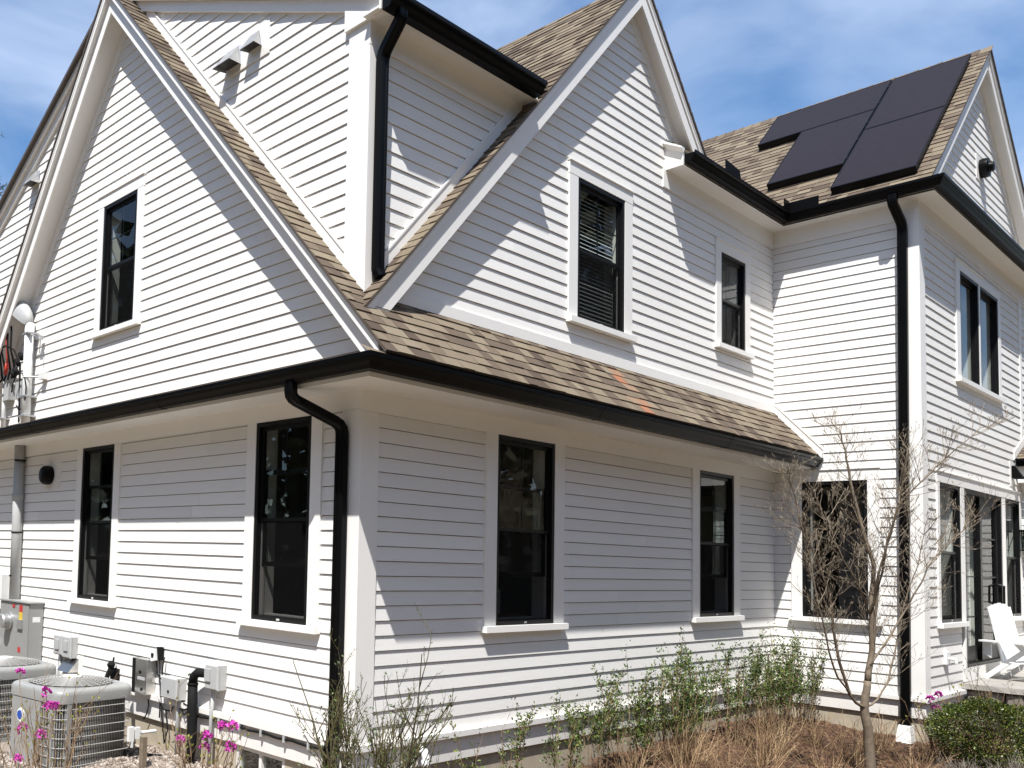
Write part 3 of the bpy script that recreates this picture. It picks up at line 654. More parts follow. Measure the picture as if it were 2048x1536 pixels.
bit(t, 'cage', 'black', lan); bit(t, 'glass', 'glass', lambda mb: mb.box((XB - .2, -1.92, 2.03), (XB - .08, -1.80, 2.31)))

# ------------------------------------------------------------------ electric service on the left wall
t = thing('service_mast', 'white conduit mast with grey weatherhead beside the left gable rake', 'conduit', PLf(6.3, 3.2, .12))
bit(t, 'pipe', 'white_plastic', lambda mb: mb.tube([PLf(6.3, 3.12, .12), PLf(6.3, 4.66, .12)], .065, 14), True)
def wh(mb):
    e1, e2, cc, X = V((0, .86, .51)), V((0, -.51, .86)), PLf(6.58, 4.80, .14), V((1, 0, 0)); nt, npp = 12, 10
    mb.v = [tuple(cc + e1 * (.36 * math.cos(math.pi * i / nt)) + (e2 * (.23 * math.cos(math.pi * (j / npp - .5))) + X * (.115 * math.sin(math.pi * (j / npp - .5)))) * max(.06, math.sin(math.pi * i / nt)) ** .8) for i in range(nt + 1) for j in range(npp + 1)]
    for i in range(nt):
        for j in range(npp): a = i * (npp + 1) + j; mb.f.append((a, a + 1, a + npp + 2, a + npp + 1)); mb.t.append(.5)
bit(t, 'weatherhead', 'plastic', wh, True)
bit(t, 'throat_shade', 'rubber', lambda mb: mb.add([PLf(6.58, 4.80, .14) + V((0, .86, .51)) * (.32 * math.cos(a)) + V((1, 0, 0)) * (.10 * math.sin(a)) + V((0, -.0051, .0086)) for a in [2 * math.pi * i / 16 for i in range(16)]], [tuple(range(16))]))  # black disc across the hood's mouth stands in for the shade inside
bit(t, 'strap', 'galv', lambda mb: [PLf.box(mb, 6.2, 6.4, z, z + .025, .0, .19) for z in (3.35, 3.62, 4.5)] and None)
bit(t, 'bracket', 'white_plastic', lambda mb: (mb.tube([PLf(6.3, 3.9, .18), PLf(5.98, 3.88, .05)], .014, 6), PLf.box(mb, 5.9, 6.02, 3.84, 3.93, 0, .09)))
bit(t, 'insulator', 'galv', lambda mb: (mb.tube([PLf(6.24, 4.5, .15), PLf(6.08, 4.44, .12), PLf(5.98, 4.40, .10), PLf(6.0, 4.2, .1)], .01, 6), PLf.box(mb, 6.0, 6.1, 4.4, 4.45, .05, .13)))
t = thing('service_cables', 'tangle of black cables with one red one hanging from the weatherhead', 'cables', PLf(6.9, 4.4, .2))
rc = random.Random(4)
for k in range(5):
    a = PLf(6.86 + .05 * k, 4.80, .16 + .02 * k); y = 6.72 + .13 * k
    bit(t, 'cable', 'rubber', lambda mb: mb.tube([a, PLf(y, 4.62, .2), PLf(y + rc.uniform(-.1, .16), 4.35, .22), PLf(y - .06, 4.12 - .05 * k, .16), PLf(y + .1, 3.96, .12)], .016, 6), True)
bit(t, 'cable', 'cable_red', lambda mb: mb.tube([PLf(6.9, 4.78, .17), PLf(6.84, 4.55, .22), PLf(6.82, 4.25, .2), PLf(6.86, 4.12, .18)], .016, 6), True, label='red insulated cable')
bit(t, 'splice', 'cable_red', lambda mb: mb.tube([PLf(6.86, 4.17, .18), PLf(6.93, 4.02, .17)], .03, 8), True)
for y, z in ((6.62, 4.2), (6.52, 4.27), (6.75, 4.05), (6.66, 4.08)): bit(t, 'clamp', 'rubber', lambda mb: mb.tube([PLf(y, z, .15), PLf(y - .05, z - .09, .13)], .035, 8), True)
bit(t, 'cable', 'rubber', lambda mb: mb.tube([PLf(7.2, 4.35, .25), PLf(6.85, 4.42, .22), PLf(6.62, 4.33, .2), PLf(6.55, 4.12, .12), PLf(6.56, 3.3, .1)], .013, 6), True)
bit(t, 'loop', 'rubber', lambda mb: mb.tube([PLf(6.42 + .2 * math.cos(i * .5), 3.72 + .26 * math.sin(i * .5), .2 - .005 * i) for i in range(12)], .010, 6), True)
for y, z, l in ((7.02, 3.8, 'small grey junction box left of the conduit mast'), (6.6, 3.78, 'small grey junction box tucked behind the conduit mast')):
    t = thing('junction_box', l, 'junction box', PLf(y, z), 'small grey boxes by the conduit mast'); bit(t, 'body', 'plastic', lambda mb: PLf.box(mb, y - .09, y + .09, z - .13, z + .1, 0, .1)); bit(t, 'cover', 'plastic', lambda mb: PLf.box(mb, y - .095, y + .095, z - .135, z + .105, .1, .115))
t = thing('thin_conduit', 'thin white conduit at the far left edge above the gutter', 'conduit', PLf(7.13, 3.2, .08)); bit(t, 'pipe', 'white_plastic', lambda mb: mb.tube([PLf(7.13, 3.14, .08), PLf(7.13, 4.05, .08)], .035, 10), True); bit(t, 'strap', 'galv', lambda mb: [PLf.box(mb, 7.07, 7.19, z, z + .02, 0, .125) for z in (3.4, 3.75)] and None)
t = thing('meter_conduit', 'grey conduit running down the wall into the meter cabinet', 'conduit', PLf(6.5, .8, .09)); bit(t, 'pipe', 'plastic', lambda mb: mb.tube([PLf(6.45, .82, .09), PLf(6.5, 2.97, .09)], .072, 14), True); bit(t, 'strap', 'rubber', lambda mb: [mb.tube([PLf(6.47, z, .09), PLf(6.47, z + .02, .09)], .078, 14) for z in (1.15, 1.75, 2.75)] and None)
bit(t, 'coupling', 'plastic', lambda mb: mb.tube([PLf(6.49, 2.2, .09), PLf(6.49, 2.3, .09)], .08, 14), True)
t = thing('meter_cabinet', 'tall grey electric meter cabinet with round dial and warning stickers', 'meter cabinet', PLf(5.95, .03))
bit(t, 'body', 'acgrey', lambda mb: PLf.box(mb, 5.69, 6.6, .0, .82, .02, .21)); bit(t, 'door', 'acgrey', lambda mb: (PLf.box(mb, 5.7, 6.06, .01, .81, .211, .225), PLf.box(mb, 6.07, 6.59, .01, .81, .211, .22)))
bit(t, 'hood', 'acgrey', lambda mb: PLf.box(mb, 5.67, 6.62, .822, .84, 0, .24))
bit(t, 'meter', 'galv', lambda mb: mb.lathe(PLf(6.28, .56, .22), PLf.N, [(.12, 0), (.12, .03), (.095, .035), (.095, .11), (.08, .13), (.001, .13)], 22), 'auto')
bit(t, 'latch', 'galv', lambda mb: PLf.box(mb, 5.85, 6.0, .48, .6, .225, .25))
for (y0, y1, z0, z1, c) in ((5.88, 5.98, .7, .79, 'red'), (5.88, 5.98, .58, .7, 'yellow'), (6.12, 6.2, .75, .79, 'red'), (5.9, 5.98, .17, .24, 'red')):
    bit(t, 'sticker', c, lambda mb: PLf.box(mb, y0, y1, z0, z1, .2255, .2275))
bit(t, 'sticker', 'white_plastic', lambda mb: mb.box((-.17, 5.6885, .58), (-.06, 5.6895, .65)))
t = thing('wall_cabinet', 'white wall cabinet cut by the left edge of the picture', 'cabinet', PLf(6.95, .7)); bit(t, 'body', 'white_plastic', lambda mb: PLf.box(mb, 6.72, 7.3, .69, 1.17, .02, .16)); bit(t, 'conduit', 'plastic', lambda mb: mb.tube([PLf(6.85, .7, .09), PLf(6.85, .4, .09)], .05, 10), True)
t = thing('gas_meter', 'pale grey gas meter with pipes at the far left edge', 'gas meter', PLf(6.75, .2, .12)); bit(t, 'body', 'plastic', lambda mb: PLf.box(mb, 6.62, 7.1, .2, .42, .03, .22)); bit(t, 'dial', 'white_plastic', lambda mb: mb.lathe(PLf(6.7, .2, .22), PLf.N, [(.1, 0), (.1, .05), (.001, .06)], 16), 'auto'); bit(t, 'pipe', 'galv', lambda mb: mb.tube([PLf(6.7, .25, .12), PLf(6.7, -.1, .12), PLf(6.68, -.5, .12)], .03, 8), True); bit(t, 'label', 'red', lambda mb: PLf.box(mb, 6.62, 6.72, .46, .53, .03, .035))

def jbox(name, label, cat, u0, u1, z0, z1, d, m='plastic', lid=True):
    t = thing(name, label, cat, PLf((u0 + u1) / 2, z0)); w = u1 - u0
    bit(t, 'body', m, lambda mb: PLf.box(mb, u0, u1, z0, z1, .005, d * .8)); bit(t, 'cover', m, lambda mb: mb.rings([[PLf(u0 - .006, z0 - .004, d * .8), PLf(u1 + .006, z0 - .004, d * .8), PLf(u1 + .006, z1 + .006, d * .8), PLf(u0 - .006, z1 + .006, d * .8)], [PLf(u0 - .006, z0 - .004, d * .92), PLf(u1 + .006, z0 - .004, d * .92), PLf(u1 + .006, z1 + .006, d * .92), PLf(u0 - .006, z1 + .006, d * .92)], [PLf(u0 + .008, z0 + .01, d), PLf(u1 - .008, z0 + .01, d), PLf(u1 - .008, z1 - .008, d), PLf(u0 + .008, z1 - .008, d)]]))
    return t
for a, b, l in ((4.96, 5.17, 'left of two small grey switch boxes above the nearer air conditioner'), (4.73, 4.94, 'right of two small grey switch boxes above the nearer air conditioner')):
    t = jbox('disconnect_box', l, 'switch box', a, b, .235 - (.02 if a < 4.9 else 0), .47, .12); t['group'] = 'grey switch boxes behind the air conditioner'
    bit(t, 'lever', 'plastic', lambda mb: PLf.box(mb, (a + b) / 2 - .05, (a + b) / 2 + .05, .3, .42, .12, .135)); bit(t, 'conduit', 'plastic', lambda mb: mb.tube([PLf((a + b) / 2, .22, .05), PLf((a + b) / 2 + .04, .0, .06), PLf((a + b) / 2 + .04, -.5, .06)], .022, 8), True)
t = thing('intake_hood', 'shiny metal intake hood on a white block behind the air conditioner', 'vent', PLf(4.83, .1)); bit(t, 'mounting_board', 'trim', lambda mb: PLf.box(mb, 4.6, 5.0, .0, .24, -.01, .02)); bit(t, 'hood', 'steel', lambda mb: mb.add([PLf(4.68, .21, .02), PLf(4.98, .21, .02), PLf(4.98, .05, .16), PLf(4.68, .05, .16), PLf(4.68, .05, .02), PLf(4.98, .05, .02)], [(0, 1, 2, 3), (0, 3, 4), (1, 5, 2)]))
t = thing('hose_bib', 'black outdoor tap on the wall left of the steel box', 'tap', PLf(3.8, .2)); bit(t, 'body', 'rubber', lambda mb: (mb.tube([PLf(3.8, .18, 0), PLf(3.8, .18, .1), PLf(3.82, .1, .12)], .03, 8), mb.lathe(PLf(3.8, .2, .08), (0, 0, 1), [(.03, 0), (.05, .05), (.02, .09)], 10), PLf.box(mb, 3.72, 3.9, .05, .2, 0, .03))); bit(t, 'handle', 'rubber', lambda mb: mb.tube([PLf(3.8, .22, .06), PLf(3.78, .33, .06)], .012, 6))
t = thing('steel_box', 'brushed steel wall box with dark left side and cables', 'steel box', PLf(3.1, 0)); bit(t, 'body', 'steel', lambda mb: PLf.box(mb, 2.97, 3.24, .02, .39, .01, .13)); bit(t, 'side_panel', 'rubber', lambda mb: (PLf.box(mb, 3.241, 3.26, .02, .39, .01, .132), PLf.box(mb, 3.2, 3.241, .02, .39, .131, .134)))
for y, z, r in ((3.1, .25, .018), (3.06, .07, .016)): bit(t, 'port', 'rubber', lambda mb: mb.lathe(PLf(y, z, .13), PLf.N, [(r, 0), (r, .008), (.001, .008)], 12))
bit(t, 'keypad', 'plastic', lambda mb: PLf.box(mb, 3.0, 3.14, .17, .20, .13, .138))
t = thing('security_camera', 'small white camera with black back above the steel box', 'camera', PLf(2.9, .45)); bit(t, 'body', 'white_plastic', lambda mb: mb.hexa([PLf(2.86, .40, .06), PLf(2.95, .38, .06), PLf(2.95, .38, .1), PLf(2.86, .40, .1), PLf(2.88, .52, .05), PLf(2.98, .51, .05), PLf(2.98, .51, .09), PLf(2.88, .52, .09)])); bit(t, 'back', 'rubber', lambda mb: PLf.box(mb, 2.82, 2.88, .40, .54, .02, .07)); bit(t, 'lens', 'rubber', lambda mb: PLf.box(mb, 2.9, 2.94, .43, .47, .095, .104)); bit(t, 'bracket', 'steel', lambda mb: PLf.box(mb, 2.93, 3.02, .40, .44, 0, .06))
t = jbox('cable_box', 'rounded pale grey cable box low on the wall', 'cable box', 2.39, 2.68, .045, .26, .14); bit(t, 'lock', 'rubber', lambda mb: mb.lathe(PLf(2.53, .12, .14), PLf.N, [(.014, 0), (.014, .008), (.001, .008)], 10))
bit(t, 'drop_pipe', 'plastic', lambda mb: mb.tube([PLf(2.44, .05, .06), PLf(2.46, -.1, .06), PLf(2.46, -.6, .06)], .02, 8), True)
t = thing('wall_cables', 'loose black cables looping below the steel and grey boxes', 'cables', PLf(2.8, 0, .05)); rc = random.Random(9)
for pts in ([(2.9, .42), (2.88, .25), (2.8, .2), (2.76, .34), (2.77, .44)], [(2.84, .4), (2.79, .1), (2.82, -.05), (2.8, -.2)], [(3.05, .02), (3.04, -.1), (3.06, -.2), (3.1, -.26)], [(2.86, .02), (2.72, -.1), (2.6, -.1), (2.52, .03)], [(2.5, .04), (2.4, -.06), (2.3, -.03), (2.26, .0), (2.36, .02)], [(2.45, .04), (2.35, -.1), (2.24, -.02), (2.2, .03)], [(2.79, .1), (2.74, -.2), (2.7, -.45), (2.66, -.3), (2.7, -.1)]):
    bit(t, 'cable', 'rubber', lambda mb: mb.tube([PLf(a, b, .04 + .03 * rc.random()) for a, b in pts], .008, 5), True)
bit(t, 'cable', 'rubber', lambda mb: mb.tube([PLf(2.3 - i * .2, -.065 - .012 * (i % 2), .05) for i in range(11)], .012, 6), True, label='cable clipped along the underside of the water table')
for i in range(5): bit(t, 'clip', 'plastic', lambda mb: PLf.box(mb, 1.75 - i * .32, 1.77 - i * .32, -.10, -.04, .02, .07))
t = jbox('isolator_box', 'grey isolator box fed by the black insulated pipe', 'switch box', 1.72, 1.92, .235, .47, .13); bit(t, 'lever', 'plastic', lambda mb: PLf.box(mb, 1.82, 1.91, .31, .43, .13, .145)); bit(t, 'conduit', 'plastic', lambda mb: mb.tube([PLf(1.86, .24, .06), PLf(1.87, 0, .07), PLf(1.86, -.62, .09)], .02, 8), True)
t = thing('insulated_pipe', 'black foam wrapped refrigerant pipe bending down from the wall', 'pipe', PLf(2.1, -.4, .12)); bit(t, 'lagging', 'rubber', lambda mb: mb.tube([PLf(1.93, .37, .02), PLf(1.95, .375, .1), PLf(2.04, .37, .13), PLf(2.10, .33, .13), PLf(2.115, .26, .13)], .046, 12), True); bit(t, 'lagging', 'rubber', lambda mb: mb.tube([PLf(2.115, .25, .13), PLf(2.11, .0, .13), PLf(2.10, -.35, .13), PLf(2.1, -.56, .16)], [.05, .054, .05, .045], 12), True); bit(t, 'collar', 'copper', lambda mb: mb.lathe(PLf(1.935, .37, .0), PLf.N, [(.06, 0), (.06, .02), (.001, .02)], 12)); bit(t, 'tape', 'rubber', lambda mb: mb.tube([PLf(2.115, .262, .13), PLf(2.115, .24, .13)], .056, 12), True)
t = thing('ground_pipe', 'thick black insulated pipe lying on the gravel', 'pipe', (-.3, 2.3, -.55)); bit(t, 'lagging', 'rubber', lambda mb: mb.tube([(-.16, 2.1, -.54), (-.2, 2.25, -.56), (-.28, 2.5, -.545), (-.4, 2.72, -.55), (-.55, 2.8, -.5)], .05, 10), True); bit(t, 'drain', 'plastic', lambda mb: mb.tube([(-.2, 2.05, -.55), (-.33, 2.45, -.57), (-.5, 2.65, -.57)], .016, 6), True)
t = thing('stake', 'weathered timber stake standing in the gravel', 'stake', (-.62, 2.21, -.75)); bit(t, 'post', 'bark', lambda mb: mb.box((-.65, 2.18, -.75), (-.60, 2.24, -.235)))
t = thing('copper_pipes', 'pale pipes rising beside the air conditioner to the wall', 'pipe', (-.35, 3.0, -.5)); bit(t, 'pipe', 'white_plastic', lambda mb: mb.tube([(-.12, 3.36, .05), (-.3, 3.2, -.02), (-.4, 3.02, -.03), (-.42, 2.96, -.12), (-.42, 2.95, -.62)], .032, 10), True); bit(t, 'pipe', 'plastic', lambda mb: mb.tube([(-.3, 3.3, -.05), (-.5, 3.1, -.08), (-.55, 3.1, -.2), (-.54, 3.1, -.62)], .034, 10), True); bit(t, 'valve', 'galv', lambda mb: (mb.lathe((-.54, 3.1, -.3), (0, 0, 1), [(.05, 0), (.06, .05), (.04, .1), (.05, .14), (.02, .16)], 10), mb.tube([(-.54, 3.1, -.24), (-.62, 3.03, -.24)], .022, 8)))

# air conditioners
def aircon(cx, cy, rot, label, near):
    t = thing('air_conditioner', label, 'air conditioner', (cx, cy, -.62), 'outdoor air conditioning units'); t.rotation_euler = (0, 0, rot)
    h, r, S = .72, .13, .46
    def loop(s, rr, n=6):
        out = []
        for qx, qy, a0 in ((1, -1, -90), (1, 1, 0), (-1, 1, 90), (-1, -1, 180)):
            for i in range(n + 1): a = math.radians(a0 + 90 * i / n); out.append((qx * (s - rr) + rr * math.cos(a), qy * (s - rr) + rr * math.sin(a)))
        return out
    ring = lambda s, rr, z: [(x, y, z) for x, y in loop(s, rr)]
    def A(name, m, fn, sm=False, **kw): mb = MB(); fn(mb); return O(name, mb, m, t, sm, **kw)
    A('base_pan', 'acgrey', lambda mb: mb.rings([ring(S, r, .0), ring(S, r, .06)]))
    A('coil', 'dark', lambda mb: mb.rings([ring(S - .035, r, .05), ring(S - .035, r, h)]))
    A('top_cover', 'acgrey', lambda mb: mb.rings([ring(S + .006, r, h - .02), ring(S + .006, r, h - .01), ring(S + .007, r, h + .055), ring(S + .003, r, h + .08), ring(S - .008, r, h + .097), ring(S - .026, r, h + .108), ring(.43, .42, h + .116), ring(.426, .418, h + .09)], False), True)
    L = loop(S - .008, r, 8); per = []
    for i in range(len(L)):
        a, b = L[i], L[(i + 1) % len(L)]; d = math.dist(a, b); n = max(1, int(d / .02))
        per += [(a[0] + (b[0] - a[0]) * k / n, a[1] + (b[1] - a[1]) * k / n) for k in range(n)]
    def slats(mb):
        for x, y in per:
            q = V((x, y, 0)).normalized() * .006; w = V((-q.y, q.x, 0)) * .5
            mb.add([(x - w.x, y - w.y, .06), (x + w.x, y + w.y, .06), (x + w.x, y + w.y, h - .02), (x - w.x, y - w.y, h - .02)], [(0, 1, 2, 3)])
    A('fin_guard', 'wire', slats, kind='stuff')
    for k in range(7): A('guard_ring', 'wire', lambda mb: mb.rings([[(x * q, y * q, z) for q, z in ((1, .1 + k * .09), (1.008, .104 + k * .09), (1, .108 + k * .09))] for x, y in loop(S, r)], False, closed=True))
    A('corner_post', 'acgrey', lambda mb: mb.box((-S - .002, -S + .1, .05), (-S + .05, -S + .16, h)) if near else mb.box((-S - .002, -S + .1, .05), (-S + .05, -S + .16, h)))
    A('corner_post', 'acgrey', lambda mb: mb.box((-S + .1, -S - .003, .05), (-S + .15, -S + .05, h)))
    A('side_panel', 'acgrey', lambda mb: mb.box((-S - .006, -S + .30, .05), (-S + .04, S - .11, h - .03)))
    A('badge', 'white_plastic', lambda mb: mb.lathe((-S - .006, .18, h - .2), (-1, 0, 0), [(.07, 0), (.068, .004), (.001, .004)], 22)); A('badge', 'blue', lambda mb: mb.lathe((-S - .009, .195, h - .2), (-1, 0, 0), [(.045, 0), (.044, .004), (.001, .004)], 20)); A('badge', 'green', lambda mb: mb.add([(-S - .0125, .18 + math.cos(a) * q, h - .2 + math.sin(a) * q) for q in (.056, .069) for a in [2.3 + i * .22 for i in range(9)]], [(i, i + 1, 10 + i, 9 + i) for i in range(8)]))
    z = lambda rr: h + .116 + .05 * (1 - (rr / .43) ** 2)
    def grille(mb):
        for i in range(10):
            rr = .11 + i * .032; mb.rings([[((rr + d) * math.cos(a), (rr + d) * math.sin(a), z(rr) + e) for d, e in ((-.003, 0), (0, .006), (.003, 0))] for a in [2 * math.pi * j / 40 for j in range(40)]], False, closed=True)
        for j in range(26):
            a = 2 * math.pi * j / 26; mb.tube([(q * math.cos(a), q * math.sin(a), z(q) - .004) for q in (.09, .2, .3, .41)], .004, 4)
    A('fan_grille', 'wire', grille, kind='stuff'); A('fan_well_shade', 'dark', lambda mb: mb.lathe((0, 0, 0), (0, 0, 1), [(.425, h + .09)] + [(q, z(q) - .022) for q in (.42, .34, .26, .18, .1, .001)], 30), True); A('grille_cap', 'white_plastic', lambda mb: mb.lathe((0, 0, h + .166), (0, 0, 1), [(.105, 0), (.108, .006), (.06, .014), (.001, .016)], 24), True)  # dark dome close under the grille stands in for the well's shade
    False and A('blade', 'acgrey', lambda mb: [mb.add([(.05 * math.cos(a), .05 * math.sin(a), h + .085), (.36 * math.cos(a - .25), .36 * math.sin(a - .25), h + .08), (.36 * math.cos(a + .35), .36 * math.sin(a + .35), h + .1), (.05 * math.cos(a + .6), .05 * math.sin(a + .6), h + .1)], [(0, 1, 2, 3)]) for a in (0, 2.1, 4.2)] and None)
    A('screw', 'galv', lambda mb: [mb.lathe((x, -S - .006, h), (0, -1, 0), [(.008, 0), (.006, .004), (.001, .005)], 8) for x in (-.3, 0, .3)] and None)
    return t
aircon(-.985, 3.03, .12, 'nearer grey air conditioner with blue round badge behind pink blossom', True)
aircon(-.95, 4.75, .1, 'further grey air conditioner cut by the left edge of the picture', False)
t = thing('valve_bracket', 'white plastic service valves against the air conditioner side', 'valve', (-.62, 2.42, -.2)); bit(t, 'body', 'white_plastic', lambda mb: (mb.box((-.66, 2.42, -.32), (-.6, 2.46, -.18)), mb.box((-.585, 2.42, -.30), (-.53, 2.46, -.19)), mb.tube([(-.53, 2.45, -.25), (-.3, 2.5, -.26)], .018, 8), mb.box((-.63, 2.42, -.38), (-.61, 2.45, -.32))))
t = thing('drain_pipe', 'white plastic pipe elbow leaving the wall beside the olive shrub', 'pipe', (.76, -.1, -.2)); bit(t, 'pipe', 'white_plastic', lambda mb: mb.tube([(.76, .0, -.085), (.76, -.06, -.08), (.765, -.11, -.1), (.77, -.125, -.16), (.77, -.125, -.75)], .035, 12), True); bit(t, 'coupling', 'white_plastic', lambda mb: mb.tube([(.77, -.125, -.17), (.77, -.125, -.23)], .04, 12), True)
t = thing('wall_tap', 'white faucet box on the clapboards near the sliding door', 'tap', PF(9.28, .45)); bit(t, 'body', 'white_plastic', lambda mb: (PF.box(mb, 9.2, 9.36, .40, .56, .01, .05), mb.tube([PF(9.28, .47, .05), PF(9.28, .47, .12), PF(9.28, .42, .13)], .02, 8)))
t = thing('drain_boot', 'white plastic drain boot at the foot of the right downspout', 'drain', (8.34, -1.565, -.5)); bit(t, 'body', 'white_plastic', lambda mb: mb.hexa([(8.22, -1.65, -.55), (8.22, -1.48, -.55), (8.4, -1.48, -.55), (8.4, -1.65, -.55), (8.27, -1.63, -.34), (8.27, -1.5, -.34), (8.4, -1.5, -.34), (8.4, -1.63, -.34)]))
# things seen dimly through the open sashes
t = thing('desk', 'dark red wooden desk inside the corner window', 'desk', (2.3, .5, .9)); bit(t, 'top', 'wood', lambda mb: mb.box((1.7, .26, .98), (3.1, .9, 1.02))); bit(t, 'leg', 'wood', lambda mb: mb.box((1.75, .3, .24), (1.8, .35, .98))); bit(t, 'leg', 'wood', lambda mb: mb.box((3.0, .3, .24), (3.05, .35, .98)))
t = thing('desk_case', 'grey rounded case standing on the desk behind the corner window', 'case', (2.2, .4, 1.02)); bit(t, 'body', 'plastic', lambda mb: mb.rings([[(x, y, z) for x, z in ((1.98, 1.022), (2.42, 1.022), (2.44, 1.05), (2.44, 1.26), (2.4, 1.3), (2.0, 1.3), (1.96, 1.26), (1.96, 1.05))] for y in (.42, .62)])); bit(t, 'panel', 'plastic', lambda mb: mb.box((2.05, .41, 1.06), (2.32, .419, 1.24)))
t = thing('papers', 'upright bundle of white papers beside the grey case', 'papers', (2.55, .4, 1.02)); bit(t, 'sheets', 'white_plastic', lambda mb: [mb.box((2.47 + i * .028, .42, 1.022), (2.485 + i * .028, .60, 1.30 - .01 * i)) for i in range(4)] and None)
t = thing('ceiling_lamp', 'dim woven dome lamp seen through the window by the corner', 'lamp', (.7, .9, 1.9)); bit(t, 'shade', 'shade', lambda mb: mb.lathe((.75, 1.0, 1.74), (0, 0, 1), [(.26, 0), (.25, .08), (.19, .17), (.1, .22), (.02, .24)], 20), True); bit(t, 'cord', 'rubber', lambda mb: mb.tube([(.75, 1.0, 1.97), (.75, 1.0, 2.98)], .008, 5))
# ------------------------------------------------------------------ ground, beds, step
def gz(x, y):
    z = -.56 + .05 * math.sin(x * 1.3 + y * .7) * math.sin(y * 1.1 - .4)
    if x > 0: z += .16 * max(0, 1 - abs(x - 6.6) / 3.4) * max(0, 1 - max(0, -y - .1) / 1.6)
    return z + .012 * math.sin(x * 7 + 2 * math.sin(y * 5)) + .01 * math.sin(y * 9 + x * 4)
def sheet(name, x0, x1, y0, y1, st, m, dz=0, keep=lambda x, y: True):
    mb = MB(); nx, ny = int((x1 - x0) / st), int((y1 - y0) / st)
    mb.v = [(x0 + i * st, y0 + j * st, gz(x0 + i * st, y0 + j * st) + dz) for j in range(ny + 1) for i in range(nx + 1)]
    for j in range(ny):
        for i in range(nx):
            if keep(x0 + (i + .5) * st, y0 + (j + .5) * st): a = j * (nx + 1) + i; mb.f.append((a, a + 1, a + nx + 2, a + nx + 1)); mb.t.append(.5)
    return O(name, mb, m, None, True, kind='structure')
O('ground', MB().add([(-600, -600, -.72), (600, -600, -.72), (600, 600, -.72), (-600, 600, -.72)], [(0, 1, 2, 3)]), 'lawn', kind='structure')
sheet('mulch_bed', .4, 13, -4.6, .0, .1, 'mulch'); sheet('gravel_bed', -4, .5, -1.5, 9, .12, 'gravel')
def litter(name, n, box, size, m, seed, flat=.5, avoid=None):
    rng = random.Random(seed); mb = MB()
    for _ in range(n):
        x, y = rng.uniform(box[0], box[1]), rng.uniform(box[2], box[3])
        if avoid and avoid(x, y): continue
        s = size * rng.uniform(.5, 1.5); z = gz(x, y) + s * .15
        d = V((rng.gauss(0, 1), rng.gauss(0, 1), rng.gauss(0, .35))).normalized(); u = d.orthogonal().normalized(); w = d.cross(u)
        a, b, c = d * s, u * s * rng.uniform(.35, .7), w * s * flat * rng.uniform(.3, .8); p = V((x, y, z))
        mb.add([p - a, p + b, p + a * .9, p - b, p + c, p - c], [(0, 1, 4), (1, 2, 4), (2, 3, 4), (3, 0, 4), (1, 0, 5), (2, 1, 5), (3, 2, 5), (0, 3, 5)], rng.random())
    return O(name, mb, m, None, kind='stuff')
litter('mulch_chips', 26000, (2.4, 9.5, -3.6, -.03), .022, 'chip', 2, .45)
litter('gravel_stones', 9000, (-2.2, -.02, 1.2, 3.6), .024, 'pebble', 3, .9)
t = thing('patio_step', 'grey stone patio slab on rough masonry below the sliding door', 'step', (10.6, -2.2, -.5))
def slab_edge(mb):
    rng = random.Random(5); n = 14; top, bot = [], []
    for i in range(n + 1): y = -YW - .03 - i * .16; e = rng.uniform(-.012, .012); top.append((10.02 + e, y, .1)); bot.append((10.0 + e + rng.uniform(-.01, .02), y, .03))
    mb.add(top + [(13.3, p[1], .1) for p in top], [(i, i + 1, n + 2 + i, n + 1 + i) for i in range(n)]); mb.add(top + bot, [(i, i + 1, n + 2 + i, n + 1 + i) for i in range(n)])
    mb.add(bot + [(13.3, p[1], .03) for p in bot], [(i, i + 1, n + 2 + i, n + 1 + i) for i in range(n)])
bit(t, 'slab', 'stone', slab_edge)
rs = random.Random(8)
for r_ in range(3):
    y = -YW - .04
    while y > -3.9:
        w = rs.uniform(.18, .38); z0 = .02 - .17 * (r_ + 1); x = 10.05 + rs.uniform(-.02, .02)
        bit(t, 'stone', 'fieldstone', lambda mb: mb.rings([[(x + .3, y - .01, z0 + .01), (x + .3, y - w + .01, z0 + .01), (x + .3, y - w + .01, z0 + .16), (x + .3, y - .01, z0 + .16)], [(x + .02, y - .01, z0 + .01), (x + .02, y - w + .01, z0 + .01), (x + .02, y - w + .01, z0 + .16), (x + .02, y - .01, z0 + .16)], [(x, y - .03, z0 + .03), (x, y - w + .03, z0 + .03), (x, y - w + .03, z0 + .14), (x, y - .03, z0 + .14)]]))
        y -= w
bit(t, 'infill', 'found', lambda mb: mb.box((10.2, -3.9, -1), (13.3, -YW - .03, .028)))

